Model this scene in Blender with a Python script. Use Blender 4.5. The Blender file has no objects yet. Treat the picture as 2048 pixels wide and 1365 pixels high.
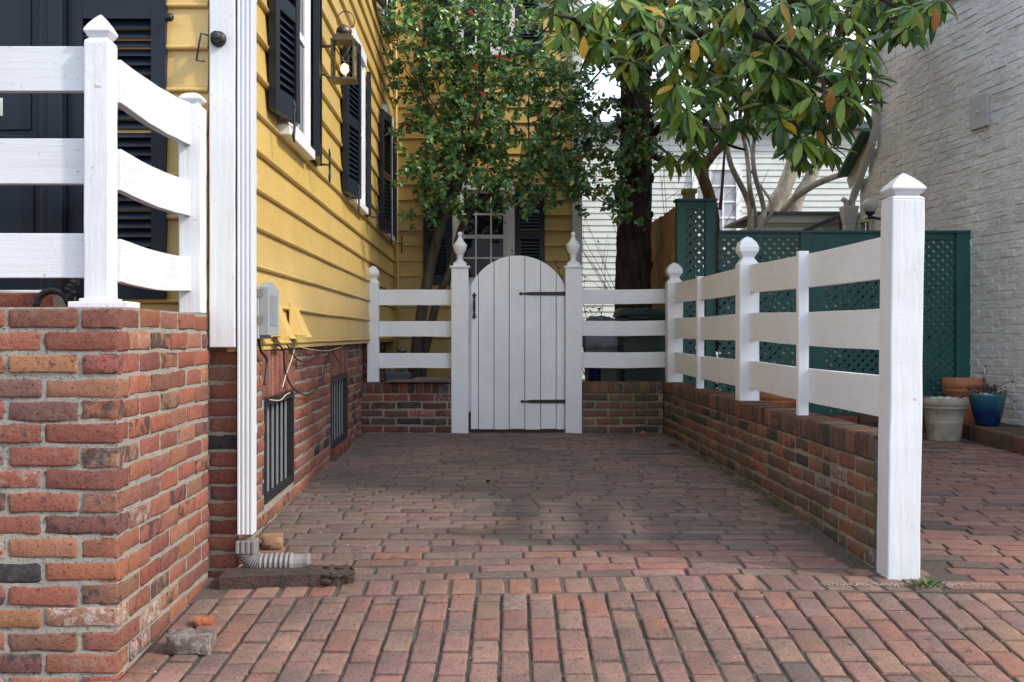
import bpy, math, random
import numpy as np
from mathutils import Vector, Matrix, noise as mnoise

random.seed(7)
rng = np.random.default_rng(7)
R = math.radians
SC = bpy.context.scene
COL = SC.collection
F = 2200.0          # focal length in photo pixels (2048 wide)
CX, CY = 971.0, 671.0
CAMZ = 1.0


def at(px, py, y):
    """world point at depth y seen at photo pixel (px, py)"""
    return ((px - CX) * y / F, y, CAMZ - (py - CY) * y / F)


def X(px, y):
    return (px - CX) * y / F


def Z(py, y):
    return CAMZ - (py - CY) * y / F


_gy = [-60, 1.0, 2.0, 3.2, 4.0, 4.8, 5.6, 6.5, 9.3, 12, 40, 400]
_gz = [-.12, -.06, -.03, .015, .092, .135, .163, .178, .184, .2, .3, .6]


def G(y, x=1.0):
    """ground height: the sidewalk apron falls towards the left near the stoop"""
    w = float(np.interp(y, [3.1, 4.0, 4.3, 4.85], [.25, 1, 1, 0]))
    return float(np.interp(y, _gy, _gz)) - .045 * w * min(1, max(0, (.9 - x) / 1.9))


# ------------------------------------------------------------------ mesh builder
class MB:
    def __init__(self):
        self.v = []; self.f = []; self.c = []; self.p = []; self.sm = []
        self.xf = None

    def add(self, verts, faces, col=(1, 1, 1), par=(0, 0, 0), smooth=False):
        o = len(self.v)
        if self.xf is not None:
            verts = [tuple(self.xf @ Vector(q)) for q in verts]
        self.v.extend(verts)
        for fc in faces:
            self.f.append([i + o for i in fc]); self.c.append(col); self.p.append(par); self.sm.append(smooth)

    def box(self, x0, y0, z0, x1, y1, z1, **k):
        x0, x1 = sorted((x0, x1)); y0, y1 = sorted((y0, y1)); z0, z1 = sorted((z0, z1))
        v = [(x0, y0, z0), (x1, y0, z0), (x1, y1, z0), (x0, y1, z0), (x0, y0, z1), (x1, y0, z1), (x1, y1, z1), (x0, y1, z1)]
        self.add(v, [(0, 3, 2, 1), (4, 5, 6, 7), (0, 1, 5, 4), (1, 2, 6, 5), (2, 3, 7, 6), (3, 0, 4, 7)], **k)

    def lbox(self, x0, y0, z0, x1, y1, z1, nz=8, jit=.001, **k):
        """tall box with slight unevenness"""
        v = []; f = []
        for i in range(nz + 1):
            z = z0 + (z1 - z0) * i / nz
            for (a, b) in ((x0, y0), (x1, y0), (x1, y1), (x0, y1)):
                v.append((a + random.uniform(-jit, jit), b + random.uniform(-jit, jit), z))
        for i in range(nz):
            for j in range(4):
                a = i * 4 + j; b = i * 4 + (j + 1) % 4
                f.append((a, b, b + 4, a + 4))
        f.append((3, 2, 1, 0)); n = nz * 4; f.append((n, n + 1, n + 2, n + 3))
        self.add(v, f, **k)

    def beam(self, a, b, w, h, up=(0, 0, 1), **k):
        a = Vector(a); b = Vector(b); d = (b - a).normalized(); up = Vector(up)
        s = d.cross(up)
        if s.length < 1e-5: s = d.cross(Vector((1, 0, 0)))
        s.normalize(); u = s.cross(d).normalized()
        v = []
        for q in (a, b):
            for (i, j) in ((-1, -1), (1, -1), (1, 1), (-1, 1)):
                v.append(tuple(q + s * (w / 2 * i) + u * (h / 2 * j)))
        self.add(v, [(0, 3, 2, 1)[::-1], (4, 5, 6, 7)[::-1], (0, 1, 5, 4)[::-1], (1, 2, 6, 5)[::-1], (2, 3, 7, 6)[::-1], (3, 0, 4, 7)[::-1]], **k)

    def tube(self, pts, rad, n=8, cap=True, jit=0.0, **k):
        pts = [Vector(p) for p in pts]
        if not hasattr(rad, '__len__'): rad = [rad] * len(pts)
        v = []; f = []
        ref = None
        for i, p in enumerate(pts):
            d = (pts[min(i + 1, len(pts) - 1)] - pts[max(i - 1, 0)]).normalized()
            if ref is None:
                ref = d.orthogonal().normalized()
            else:
                ref = (ref - d * ref.dot(d))
                ref = ref.normalized() if ref.length > 1e-5 else d.orthogonal().normalized()
            s = d.cross(ref)
            for j in range(n):
                a = 2 * math.pi * j / n
                r = rad[i] * (1 + random.uniform(-jit, jit))
                v.append(tuple(p + ref * (math.cos(a) * r) + s * (math.sin(a) * r)))
        for i in range(len(pts) - 1):
            for j in range(n):
                a = i * n + j; b = i * n + (j + 1) % n
                f.append((a, b, b + n, a + n))
        if cap:
            f.append(tuple(range(n))[::-1]); m = (len(pts) - 1) * n; f.append(tuple(range(m, m + n)))
        k.setdefault('smooth', True)
        self.add(v, f, **k)

    def lathe(self, prof, c, n=20, square=False, **k):
        """prof: (radius, z) pairs; square: half width of a square section"""
        if square: n = 4
        v = []; f = []
        off = math.pi / 4 if square else 0; mul = math.sqrt(2) if square else 1
        for (r, z) in prof:
            for j in range(n):
                a = off + 2 * math.pi * j / n
                v.append((c[0] + math.cos(a) * r * mul, c[1] + math.sin(a) * r * mul, c[2] + z))
        for i in range(len(prof) - 1):
            for j in range(n):
                a = i * n + j; b = i * n + (j + 1) % n
                f.append((a, b, b + n, a + n))
        f.append(tuple(range(n))[::-1]); m = (len(prof) - 1) * n; f.append(tuple(range(m, m + n)))
        k.setdefault('smooth', not square)
        self.add(v, f, **k)

    def ball(self, c, r, n=8, sq=(1, 1, 1), **k):
        v = []; f = []; m = max(4, n // 2 + 1)
        for i in range(1, m):
            t = math.pi * i / m
            for j in range(n):
                a = 2 * math.pi * j / n
                v.append((c[0] + r * sq[0] * math.sin(t) * math.cos(a), c[1] + r * sq[1] * math.sin(t) * math.sin(a), c[2] + r * sq[2] * math.cos(t)))
        v.append((c[0], c[1], c[2] + r * sq[2])); v.append((c[0], c[1], c[2] - r * sq[2]))
        for i in range(m - 2):
            for j in range(n):
                a = i * n + j; b = i * n + (j + 1) % n
                f.append((a, a + n, b + n, b))
        t = len(v) - 2
        for j in range(n):
            f.append((t, j, (j + 1) % n)); q = (m - 2) * n
            f.append((t + 1, q + (j + 1) % n, q + j))
        k.setdefault('smooth', True)
        self.add(v, f, **k)

    def prism(self, poly, axis, a, b, **k):
        """poly 2D extruded along axis ('x': poly=(y,z); 'y': (x,z); 'z': (x,y)) from a to b"""
        n = len(poly)
        def m(q, t):
            return {'x': (t, q[0], q[1]), 'y': (q[0], t, q[1]), 'z': (q[0], q[1], t)}[axis]
        v = [m(q, a) for q in poly] + [m(q, b) for q in poly]
        f = [tuple(range(n)), tuple(range(n, 2 * n))[::-1]]
        for i in range(n):
            j = (i + 1) % n
            f.append((i, i + n, j + n, j))
        self.add(v, f, **k)

    def brick(self, o, u, v, n, w, h, d, col, par=(0, 0, 0), jo=.0025, jf=.0012, rnd=.0042, lo=False):
        """one brick: o = lower-left corner of its face, u/v face axes, n outward; d depth behind the face"""
        if lo:
            us = (0, 1); vs = (0, 1)
        else:
            us = (0, .05, .35, .65, .95, 1) if w > 1.6 * h else ((0, .1, .5, .9, 1) if w > .6 * h else (0, .12, .88, 1))
            vs = (0, .12, .5, .88, 1) if h < .6 * w else ((0, .1, .5, .9, 1) if h < 1.6 * w else (0, .05, .35, .65, .95, 1))
        nu, nv = len(us), len(vs)
        V = []; FC = []
        tl = [random.uniform(-jo, jo) for _ in range(4)]
        push = random.uniform(-jf, jf)
        for j, b in enumerate(vs):
            for i, a in enumerate(us):
                edge = i in (0, nu - 1) or j in (0, nv - 1)
                cor = i in (0, nu - 1) and j in (0, nv - 1)
                du = a * w; dv = b * h
                dn = push + random.uniform(-jf, jf) * (.7)
                if edge:
                    ins = rnd * (.9 if cor else .35)
                    du = min(max(du, ins), w - ins) + random.uniform(-jo, jo) * .5
                    dv = min(max(dv, ins), h - ins) + random.uniform(-jo, jo) * .5
                    dn -= rnd * (.9 if cor else .55) * random.uniform(.3, 1.5)
                V.append(o + u * du + v * dv + n * dn)
        for j in range(nv - 1):
            for i in range(nu - 1):
                a = j * nu + i
                FC.append((a, a + 1, a + nu + 1, a + nu))
        loop = [i for i in range(nu)] + [j * nu + nu - 1 for j in range(1, nv)] + [(nv - 1) * nu + i for i in range(nu - 2, -1, -1)] + [j * nu for j in range(nv - 2, 0, -1)]
        m = len(loop)
        for dep in (min(.012, d * .5), d):
            base = len(V)
            prev = loop if dep != d else loop2
            cu = []
            for q in loop:
                j, i = divmod(q, nu)
                cu.append(o + u * (us[i] * w) + v * (vs[j] * h) - n * dep)
            V.extend(cu); loop2n = list(range(base, base + m))
            for t in range(m):
                s = (t + 1) % m
                FC.append((prev[s], prev[t], loop2n[t], loop2n[s]))
            loop2 = loop2n
        nf = (nu - 1) * (nv - 1)
        self.add([tuple(q) for q in V], FC, col=col, par=par, smooth=not lo)
        if not lo:
            for q in range(len(self.sm) - len(FC) + nf, len(self.sm)): self.sm[q] = False

    def build(self, name, mat, parent=None, bevel=0, loc=None):
        me = bpy.data.meshes.new(name)
        base = Vector((0, 0, 0))
        if parent is not None:
            q = parent
            while q is not None:
                base += q.location; q = q.parent
        if loc is not None: base = base * 0 + Vector(loc)
        va = np.array(self.v, dtype=np.float64) - np.array(base)
        me.from_pydata(va.tolist(), [], self.f)
        ca = me.color_attributes.new('col', 'FLOAT_COLOR', 'CORNER')
        pa = me.color_attributes.new('par', 'FLOAT_COLOR', 'CORNER')
        ln = np.zeros(len(me.polygons), dtype=np.int32); me.polygons.foreach_get('loop_total', ln)
        c4 = np.ones((len(self.c), 4), dtype=np.float32); c4[:, :3] = np.array(self.c, dtype=np.float32).reshape(-1, 3)
        p4 = np.ones((len(self.p), 4), dtype=np.float32); p4[:, :3] = np.array(self.p, dtype=np.float32).reshape(-1, 3)
        ca.data.foreach_set('color', np.repeat(c4, ln, axis=0).ravel())
        pa.data.foreach_set('color', np.repeat(p4, ln, axis=0).ravel())
        me.polygons.foreach_set('use_smooth', np.array(self.sm, dtype=bool))
        me.materials.append(mat)
        me.validate(); me.update()
        o = bpy.data.objects.new(name, me)
        COL.objects.link(o)
        if parent is not None: o.parent = parent
        elif loc is not None: o.location = loc
        if bevel:
            b = o.modifiers.new('bevel', 'BEVEL'); b.width = bevel; b.segments = 2; b.limit_method = 'ANGLE'; b.angle_limit = R(40)
            b.harden_normals = False
        return o


def thing(name, label, cat, loc=(0, 0, 0), group=None):
    o = bpy.data.objects.new(name, None); COL.objects.link(o)
    o.location = loc; o.empty_display_size = .1
    o['label'] = label; o['category'] = cat
    if group: o['group'] = group
    return o


def tag(o, label, cat, group=None):
    o['label'] = label; o['category'] = cat
    if group: o['group'] = group
    return o


def kind(o, k, label=None):
    o['kind'] = k
    if label: o['label'] = label
    return o


def copy_tree(o, parent=None):
    c = o.copy(); COL.objects.link(c)
    if parent is not None: c.parent = parent
    for ch in list(o.children): copy_tree(ch, c)
    return c


# ------------------------------------------------------------------ materials
class NT:
    def __init__(self, name):
        self.m = bpy.data.materials.new(name); self.m.use_nodes = True
        self.t = self.m.node_tree; self.n = self.t.nodes; self.l = self.t.links
        self.b = self.n['Principled BSDF']

    def node(self, typ, **k):
        q = self.n.new(typ)
        for a, b in k.items():
            if a in q.inputs: q.inputs[a].default_value = b
            else: setattr(q, a, b)
        return q

    def link(self, a, b): self.l.new(a, b)

    def coords(self): 
        g = self.node('ShaderNodeNewGeometry'); return g.outputs['Position']

    def noise(self, vec, scale, detail=4, rough=.6, stretch=None):
        q = self.node('ShaderNodeTexNoise'); q.inputs['Scale'].default_value = scale
        q.inputs['Detail'].default_value = detail; q.inputs['Roughness'].default_value = rough
        if stretch:
            mp = self.node('ShaderNodeMapping'); mp.inputs['Scale'].default_value = stretch
            self.link(vec, mp.inputs['Vector']); vec = mp.outputs['Vector']
        self.link(vec, q.inputs['Vector']); return q.outputs['Fac']

    def ramp(self, fac, a, b, c0=(0, 0, 0, 1), c1=(1, 1, 1, 1)):
        q = self.node('ShaderNodeValToRGB')
        q.color_ramp.elements[0].position = a; q.color_ramp.elements[1].position = b
        q.color_ramp.elements[0].color = c0; q.color_ramp.elements[1].color = c1
        self.link(fac, q.inputs['Fac']); return q.outputs['Color']

    def mix(self, fac, a, b, mode='MIX'):
        q = self.node('ShaderNodeMix'); q.data_type = 'RGBA'; q.blend_type = mode
        for s, i in ((fac, 0), (a, 6), (b, 7)):
            if hasattr(s, 'is_linked'): self.link(s, q.inputs[i])
            elif i == 0: q.inputs[0].default_value = s
            else: q.inputs[i].default_value = tuple(s) + ((1,) if len(s) == 3 else ())
        return q.outputs[2]

    def math(self, op, a, b):
        q = self.node('ShaderNodeMath'); q.operation = op
        for i, s in enumerate((a, b)):
            if hasattr(s, 'is_linked'): self.link(s, q.inputs[i])
            else: q.inputs[i].default_value = s
        return q.outputs[0]

    def bump(self, h, dist, strength=1.0, prev=None):
        q = self.node('ShaderNodeBump'); q.inputs['Distance'].default_value = dist; q.inputs['Strength'].default_value = strength
        self.link(h, q.inputs['Height'])
        if prev is not None: self.link(prev, q.inputs['Normal'])
        return q.outputs['Normal']

    def attr(self, name):
        q = self.node('ShaderNodeAttribute'); q.attribute_name = name; return q

    def finish(self, color=None, rough=.6, normal=None, spec=.5):
        if color is not None:
            if hasattr(color, 'is_linked'): self.link(color, self.b.inputs['Base Color'])
            else: self.b.inputs['Base Color'].default_value = tuple(color) + (1,)
        if hasattr(rough, 'is_linked'): self.link(rough, self.b.inputs['Roughness'])
        else: self.b.inputs['Roughness'].default_value = rough
        self.b.inputs['Specular IOR Level'].default_value = spec
        if normal is not None: self.link(normal, self.b.inputs['Normal'])
        return self.m


def paint(name, c, rough=.45, var=.12, grain=(40, 40, 3), bumpd=.0012, dirt=None, scale=1.0, spec=.4, chip=0, vcol=False):
    t = NT(name); P = t.coords()
    n1 = t.noise(P, 3.0, 5)
    n2 = t.noise(P, 1.0 * scale, 4, .65, grain)
    n3 = t.noise(P, 90, 2)
    d = tuple(x * (1 - var) for x in c); b = tuple(min(1, x * (1 + var * .5)) for x in c)
    col = t.mix(t.ramp(n1, .3, .7), d, b)
    col = t.mix(t.math('MULTIPLY', t.ramp(n2, .52, .75), var * 1.6), col, tuple(x * .55 for x in c))
    if dirt:
        nd = t.noise(P, 7, 6, .7)
        col = t.mix(t.math('MULTIPLY', t.ramp(nd, .55, .72), .55), col, dirt)
    if vcol: col = t.mix(1.0, col, t.attr('col').outputs['Color'], 'MULTIPLY')
    if chip:
        nc = t.noise(P, 26, 5, .7)
        col = t.mix(t.ramp(nc, .70 - .02 * chip, .72 - .02 * chip), col, (.42, .40, .36))
    h = t.math('ADD', n2, t.math('MULTIPLY', n3, .25))
    nr = t.bump(h, bumpd * 2.2)
    return t.finish(col, rough, nr, spec)


def plain(name, c, rough=.5, metal=0, var=.15, nscale=12, bumpd=0, spec=.5):
    t = NT(name); P = t.coords(); n = t.noise(P, nscale, 5)
    col = t.mix(t.ramp(n, .3, .7), tuple(x * (1 - var) for x in c), tuple(min(1, x * (1 + var)) for x in c))
    nr = t.bump(t.noise(P, nscale * 5, 4), bumpd) if bumpd else None
    m = t.finish(col, rough, nr, spec); t.b.inputs['Metallic'].default_value = metal
    return m


def brick_mat(name, dirt=(.07, .06, .05), dirt_amt=.35, moss=0.0, dscale=2.5, mortar_dirt=.3, eff=1.0, rough=.9):
    """par.r white bloom, par.g = 1 on mortar or sand, par.b random, par dark burn in col"""
    t = NT(name); P = t.coords()
    a = t.attr('col'); p = t.attr('par')
    sp = t.node('ShaderNodeSeparateColor'); t.link(p.outputs['Color'], sp.inputs[0])
    bloom, mort, rnd = sp.outputs[0], sp.outputs[1], sp.outputs[2]
    n_f = t.noise(P, 60, 5, .7); n_m = t.noise(P, 14, 5, .65); n_c = t.noise(P, 260, 3, .7)
    col = a.outputs['Color']
    col = t.mix(t.math('MULTIPLY', t.ramp(n_m, .3, .75), .40), col, t.mix(1.0, col, (.58, .54, .53), 'MULTIPLY'))
    col = t.mix(t.math('MULTIPLY', t.ramp(n_f, .50, .75), .40), col, t.mix(1.0, col, (1.45, 1.38, 1.3), 'MULTIPLY'))
    n_h = t.noise(P, 9, 4, .6)
    col = t.mix(t.math('MULTIPLY', t.ramp(n_h, .42, .62), .38), col, t.mix(1.0, col, (.74, .80, .98), 'MULTIPLY'))
    npit = t.noise(P, 120, 2, .5)
    col = t.mix(t.math('MULTIPLY', t.ramp(npit, .62, .70), .55), col, t.mix(1.0, col, (.35, .33, .33), 'MULTIPLY'))
    # burnt dark blotches on some bricks
    nb = t.noise(P, 22, 4, .6)
    burn = t.math('MULTIPLY', t.ramp(t.math('ADD', nb, t.math('MULTIPLY', t.math('POWER', rnd, 3.0), .26)), .68, .78), t.math('SUBTRACT', 1.0, mort))
    col = t.mix(t.math('MULTIPLY', burn, .8), col, (.035, .032, .034))
    # white bloom
    ne = t.noise(P, 35, 6, .75)
    ef = t.math('MULTIPLY', bloom, t.ramp(ne, .45, .62))
    col = t.mix(t.math('MULTIPLY', ef, .7 * eff), col, (.55, .50, .46))
    # specks
    col = t.mix(t.math('MULTIPLY', t.ramp(n_c, .68, .74), .25), col, (.5, .45, .4))
    # dirt
    nd = t.noise(P, dscale, 6, .68)
    nd2 = t.noise(P, dscale * 9, 4, .65)
    dm = t.ramp(t.math('ADD', t.math('MULTIPLY', nd, .75), t.math('MULTIPLY', nd2, .25)), .42, .64)
    col = t.mix(t.math('MULTIPLY', dm, dirt_amt), col, dirt)
    if moss:
        nm = t.noise(P, 1.6, 6, .7); nm2 = t.noise(P, 30, 4, .7)
        mm = t.ramp(t.math('ADD', t.math('MULTIPLY', nm, .7), t.math('MULTIPLY', nm2, .3)), .46, .62)
        col = t.mix(t.math('MULTIPLY', mm, moss), col, (.085, .085, .03))
    h = t.math('SUBTRACT', t.math('ADD', t.math('MULTIPLY', n_f, .6), t.math('MULTIPLY', n_c, .4)), t.math('MULTIPLY', t.ramp(npit, .60, .72), .5))
    nr = t.bump(h, .010, 1.0)
    nr = t.bump(n_m, .012, .7, nr)
    return t.finish(col, rough, nr, .25)


def leaf_mat(name, rough=.3, back=None, trans=.12):
    t = NT(name); P = t.coords()
    a = t.attr('col'); n = t.noise(P, 45, 3)
    col = t.mix(t.math('MULTIPLY', t.ramp(n, .35, .7), .35), a.outputs['Color'], t.mix(1.0, a.outputs['Color'], (.6, .62, .55), 'MULTIPLY'))
    if back:
        g = t.node('ShaderNodeNewGeometry')
        col = t.mix(g.outputs['Backfacing'], col, back)
    nr = t.bump(n, .002)
    m = t.finish(col, rough, nr, .36)
    if trans:
        tr = t.node('ShaderNodeBsdfTranslucent'); t.link(col, tr.inputs['Color'])
        mx = t.node('ShaderNodeMixShader'); mx.inputs[0].default_value = trans
        t.link(t.b.outputs[0], mx.inputs[1]); t.link(tr.outputs[0], mx.inputs[2])
        t.link(mx.outputs[0], t.n['Material Output'].inputs['Surface'])
    return m


def bark_mat(name, c, c2, scale=18, bumpd=.02, stretch=(1, 1, .25)):
    t = NT(name); P = t.coords()
    n = t.noise(P, scale, 7, .7, stretch); n2 = t.noise(P, scale * .3, 4)
    col = t.mix(t.ramp(n, .35, .65), c, c2)
    col = t.mix(t.math('MULTIPLY', t.ramp(n2, .5, .7), .5), col, tuple(x * .6 for x in c))
    return t.finish(col, .9, t.bump(n, bumpd), .2)


def glass_mat(name, c=(.012, .015, .018), rough=.03):
    t = NT(name); P = t.coords(); n = t.noise(P, 2.2, 2)
    return t.finish(c, rough, t.bump(n, .004, .5), .14)


WHITE = paint('dimmed_white_paint', (.62, .635, .655), .45, .08, (38, 38, 2.4), .0012, dirt=(.52, .52, .50), scale=1, chip=2.4)  # white dimmed in the colour so the sunlit stoop does not blow out
WHITE_LIFTED = paint('lifted_white_paint', (.74, .76, .78), .45, .06, (38, 38, 2.4), .0010, dirt=(.66, .66, .64))  # same white, colour raised to brighten posts standing in shade
WHITE_RAIL = paint('dimmed_rail_paint', (.60, .615, .635), .45, .08, (2.4, 2.4, 40), .0010, dirt=(.50, .50, .48), chip=2.2)  # rail white, colour lowered against the sun on the stoop
WHITE_RAIL_LIFTED = paint('lifted_rail_paint', (.74, .76, .78), .45, .06, (2.4, 2.4, 40), .0009, dirt=(.65, .65, .63))  # rail white with the shade brightened in its colour
GATEWHITE_LIFTED = paint('lifted_gate_paint', (.75, .77, .80), .45, .08, (60, 60, 1.5), .0010, dirt=(.64, .64, .63))  # gate white lifted in colour to make up for the shade
TRIM = paint('trim_white', (.70, .71, .72), .5, .10, (40, 40, 3), .001, dirt=(.45, .43, .40))
YELLOW = paint('yellow_clapboard_paint', (.58, .40, .125), .42, .10, (2.0, 2.0, 30), .0012, dirt=(.48, .335, .115), spec=.45, vcol=True)
NAVY = paint('navy_paint', (.007, .012, .021), .38, .15, (30, 30, 2), .0006, spec=.3)
BLACK = plain('black_iron', (.012, .012, .013), .5, 0, .3, 30, .001)
GREEN = paint('green_fence_paint', (.010, .085, .080), .45, .2, (30, 30, 2), .0008)
CEDAR = paint('cedar_boards', (.36, .21, .095), .75, .28, (26, 26, 1.6), .003)
WBRICK = paint('painted_white_brick', (.71, .715, .70), .6, .18, (9, 9, 14), .008, dirt=(.52, .52, .50))
BACKSIDE = paint('pale_siding_paint', (.56, .59, .56), .6, .10, (2, 2, 20), .001)
GREY = plain('grey_plastic', (.27, .30, .32), .5, 0, .1, 8)
BRK_PIER = brick_mat('stoop_brick', dirt_amt=.16, eff=1.3)
BRK_FND = brick_mat('foundation_brick', dirt_amt=.16, dscale=1.8)
BRK_LOW = brick_mat('low_wall_brick', dirt_amt=.5, moss=.68, dscale=2)
BRK_GATE = brick_mat('gate_wall_brick', dirt_amt=.28, moss=.12, dscale=2)
PAVE_S = brick_mat('sidewalk_brick', dirt=(.115, .098, .082), dirt_amt=.78, dscale=2.6, eff=.9, moss=.14)
PAVE_P = brick_mat('pad_brick', dirt=(.10, .09, .082), dirt_amt=.68, moss=.22, dscale=1.1, eff=.5)
PAVE_A = brick_mat('alley_brick', dirt=(.10, .078, .065), dirt_amt=.5, moss=.14, dscale=.9, eff=.4)
GLASS = glass_mat('window_glass')
HOLLY = leaf_mat('holly_leaf', .22, None, .16)
MAGNOLIA = leaf_mat('magnolia_leaf', .24, (.22, .16, .06), .34)
BARK_DARK = bark_mat('dark_bark', (.020, .016, .014), (.075, .060, .050))
BARK_HOLLY = bark_mat('holly_bark', (.055, .042, .032), (.14, .11, .085), 14, .008)
BARK_PALE = bark_mat('pale_bark', (.20, .18, .15), (.42, .39, .34), 10, .008)
BARK_RED = bark_mat('reddish_bark', (.10, .055, .035), (.24, .14, .09), 14, .01)
TWIG = plain('twig_wood', (.16, .11, .09), .9)
TERRA = plain('terracotta', (.42, .15, .07), .8, 0, .2, 9, .002)
SOIL = plain('potting_soil', (.05, .035, .025), .95, 0, .4, 40, .01)


# ------------------------------------------------------------------ brick walls
PAL_RED = [(.31, .105, .062), (.34, .122, .072), (.27, .09, .058), (.33, .135, .082), (.23, .082, .058), (.25, .10, .07), (.36, .15, .085), (.30, .105, .064), (.28, .145, .088), (.18, .075, .062), (.29, .095, .066)]
PAL_LOW = [(.25, .10, .065), (.19, .09, .065), (.155, .088, .066), (.28, .12, .075), (.135, .082, .064), (.18, .105, .075), (.21, .09, .062), (.125, .075, .06), (.30, .11, .06)]
MORTAR = (.36, .335, .28)


def pick(pal, dark=.07):
    c = random.choice(pal); k = random.uniform(.85, 1.18)
    if random.random() < dark: return (.045 * k, .04 * k, .042 * k)
    return (c[0] * k, c[1] * k * random.uniform(.92, 1.1), c[2] * k)


def brick_run(mb, o, u, L, z0, n_courses, pal, start_half=0, holes=(), ch=.0667, bl=.2127, joint=.0105, n=None, d=.05, zmax=None,
              mortar=MORTAR, lo=False, wob=.0025, dark=.07, bloom=.12, header_mix=0.0, jo=.0028, push=.005, mrec=.004, corner=None, jf=.0012):
    """bricks in running bond on the vertical plane through o along u (unit, horizontal); n outward; bricks stand `push` proud of the mortar"""
    u = Vector(u).normalized(); v = Vector((0, 0, 1)); n = Vector(n).normalized(); o = Vector(o)
    # mortar sheet
    hz = z0 + n_courses * ch
    cells = [(0, L, z0, hz)]
    for (a, b, c, e) in holes:
        nc = []
        for (x0, x1, y0, y1) in cells:
            if b <= x0 or a >= x1 or e <= y0 or c >= y1: nc.append((x0, x1, y0, y1)); continue
            if a > x0: nc.append((x0, a, y0, y1))
            if b < x1: nc.append((b, x1, y0, y1))
            xa, xb = max(a, x0), min(b, x1)
            if c > y0: nc.append((xa, xb, y0, c))
            if e < y1: nc.append((xa, xb, e, y1))
        cells = nc
    for (x0, x1, y0, y1) in cells:
        q = [o + u * x0 + v * y0, o + u * x1 + v * y0, o + u * x1 + v * y1, o + u * x0 + v * y1]
        mb.add([tuple(p - n * mrec) for p in q], [(0, 1, 2, 3)], col=mortar, par=(0, 1, 0))
    for r in range(n_courses):
        zz = z0 + r * ch
        x = 0.0; first = True
        half = (r + start_half) % 2
        while x < L - .02:
            w = bl
            if first and half: w = bl / 2
            elif random.random() < header_mix: w = bl / 2
            first = False
            x1 = min(x + w, L)
            segs = [(x, x1)]
            for (a, b, c, e) in holes:
                if zz + ch * .5 > c and zz + ch * .5 < e:
                    ns = []
                    for (s0, s1) in segs:
                        if b <= s0 or a >= s1: ns.append((s0, s1)); continue
                        if a > s0: ns.append((s0, a))
                        if b < s1: ns.append((b, s1))
                    segs = ns
            for (s0, s1) in segs:
                if s1 - s0 < .03: continue
                jl = joint * random.uniform(.7, 1.4); jv = joint * random.uniform(.75, 1.35)
                jl0 = ((-.003 if abs(n.y) > .9 else .0004) if corner is not None else 0) if s0 == 0 else jl / 2; jl1 = 0 if s1 == L else jl / 2
                cc = pick(pal, dark); pp = (random.random() if random.random() < bloom else .12 * random.random(), 0, random.random())
                if corner is not None and s0 == 0:
                    if r in corner: cc, pp = corner[r]
                    else: corner[r] = (cc, pp)
                oo = o + u * (s0 + jl0) + v * (zz + jv / 2 + random.uniform(-wob, wob)) + n * push
                mb.brick(oo, u, v, n, s1 - s0 - jl0 - jl1, ch - jv, d, cc, pp, jo=jo, lo=lo, jf=jf)
            x = x1


# ------------------------------------------------------------------ ground and paving
gm = plain('earth', (.12, .095, .07), .95, 0, .3, 1.5, .01)
mb = MB()
xs = [-200, -60, -20, -8, -4, -2, 0, 2, 4, 8, 20, 60, 200]
ysg = [-200, -60, -20, -6, 0, 1, 2, 3.2, 4, 4.8, 5.6, 6.5, 9.3, 12, 20, 40, 100, 300]
vv = [(x, y, G(y, x) - .09) for y in ysg for x in xs]
W_ = len(xs)
mb.add(vv, [(j * W_ + i, j * W_ + i + 1, (j + 1) * W_ + i + 1, (j + 1) * W_ + i) for j in range(len(ysg) - 1) for i in range(W_ - 1)])
kind(mb.build('ground', gm), 'structure', 'bare earth ground under and around the yards')
mb = MB()
road_m = plain('asphalt', (.05, .05, .052), .9, 0, .25, 30, .004)
mb.add([(-60, -9, -.14), (60, -9, -.14), (60, .6, -.10), (-60, .6, -.10)], [(0, 1, 2, 3)])
kind(mb.build('street', road_m), 'structure', 'asphalt street in front of the houses')


def bed(mb, x0, x1, y0, y1, dz, col, st=.12):
    nx = max(1, int((x1 - x0) / .5)); ny = max(1, int((y1 - y0) / st))
    vs = [(x0 + (x1 - x0) * i / nx, y0 + (y1 - y0) * j / ny, G(y0 + (y1 - y0) * j / ny, x0 + (x1 - x0) * i / nx) - dz) for j in range(ny + 1) for i in range(nx + 1)]
    fs = [(j * (nx + 1) + i, j * (nx + 1) + i + 1, (j + 1) * (nx + 1) + i + 1, (j + 1) * (nx + 1) + i) for j in range(ny) for i in range(nx)]
    mb.add(vs, fs, col=col, par=(0, 1, 0), smooth=True)


def pave_brick(mb, cx, cy, w, l, ang, pal, dark=.06, tilt=.010, jz=.0025, bloom=.05):
    """flat brick, w along local x, l along local y, centre cx,cy, rotated by ang"""
    ca, sa = math.cos(ang), math.sin(ang)
    u = Vector((ca, sa, 0)); v = Vector((-sa, ca, 0))
    def zz(q): return G(q.y, q.x)
    c = Vector((cx, cy, 0)); c.z = zz(c) + random.uniform(-jz, jz)
    du = (zz(c + u * .1) - zz(c - u * .1)) / .2 + random.uniform(-tilt, tilt)
    dv = (zz(c + v * .1) - zz(c - v * .1)) / .2 + random.uniform(-tilt, tilt)
    u = Vector((u.x, u.y, du)).normalized(); v = Vector((v.x, v.y, dv)).normalized(); n = u.cross(v).normalized()
    o = c - u * (w / 2) - v * (l / 2)
    c0 = pick(pal, 0); mean = [sum(q[i] for q in pal) / len(pal) for i in range(3)]
    if random.random() < dark: c0 = (.085, .08, .08)
    c0 = tuple(.65 * a + .35 * b for a, b in zip(c0, mean))
    mb.brick(o, u, v, n, w, l, .03, c0, (random.random() * .8 if random.random() < bloom else .05 * random.random(), 0, random.random() * .75), jo=.0042, jf=.0012, rnd=.0032)


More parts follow.
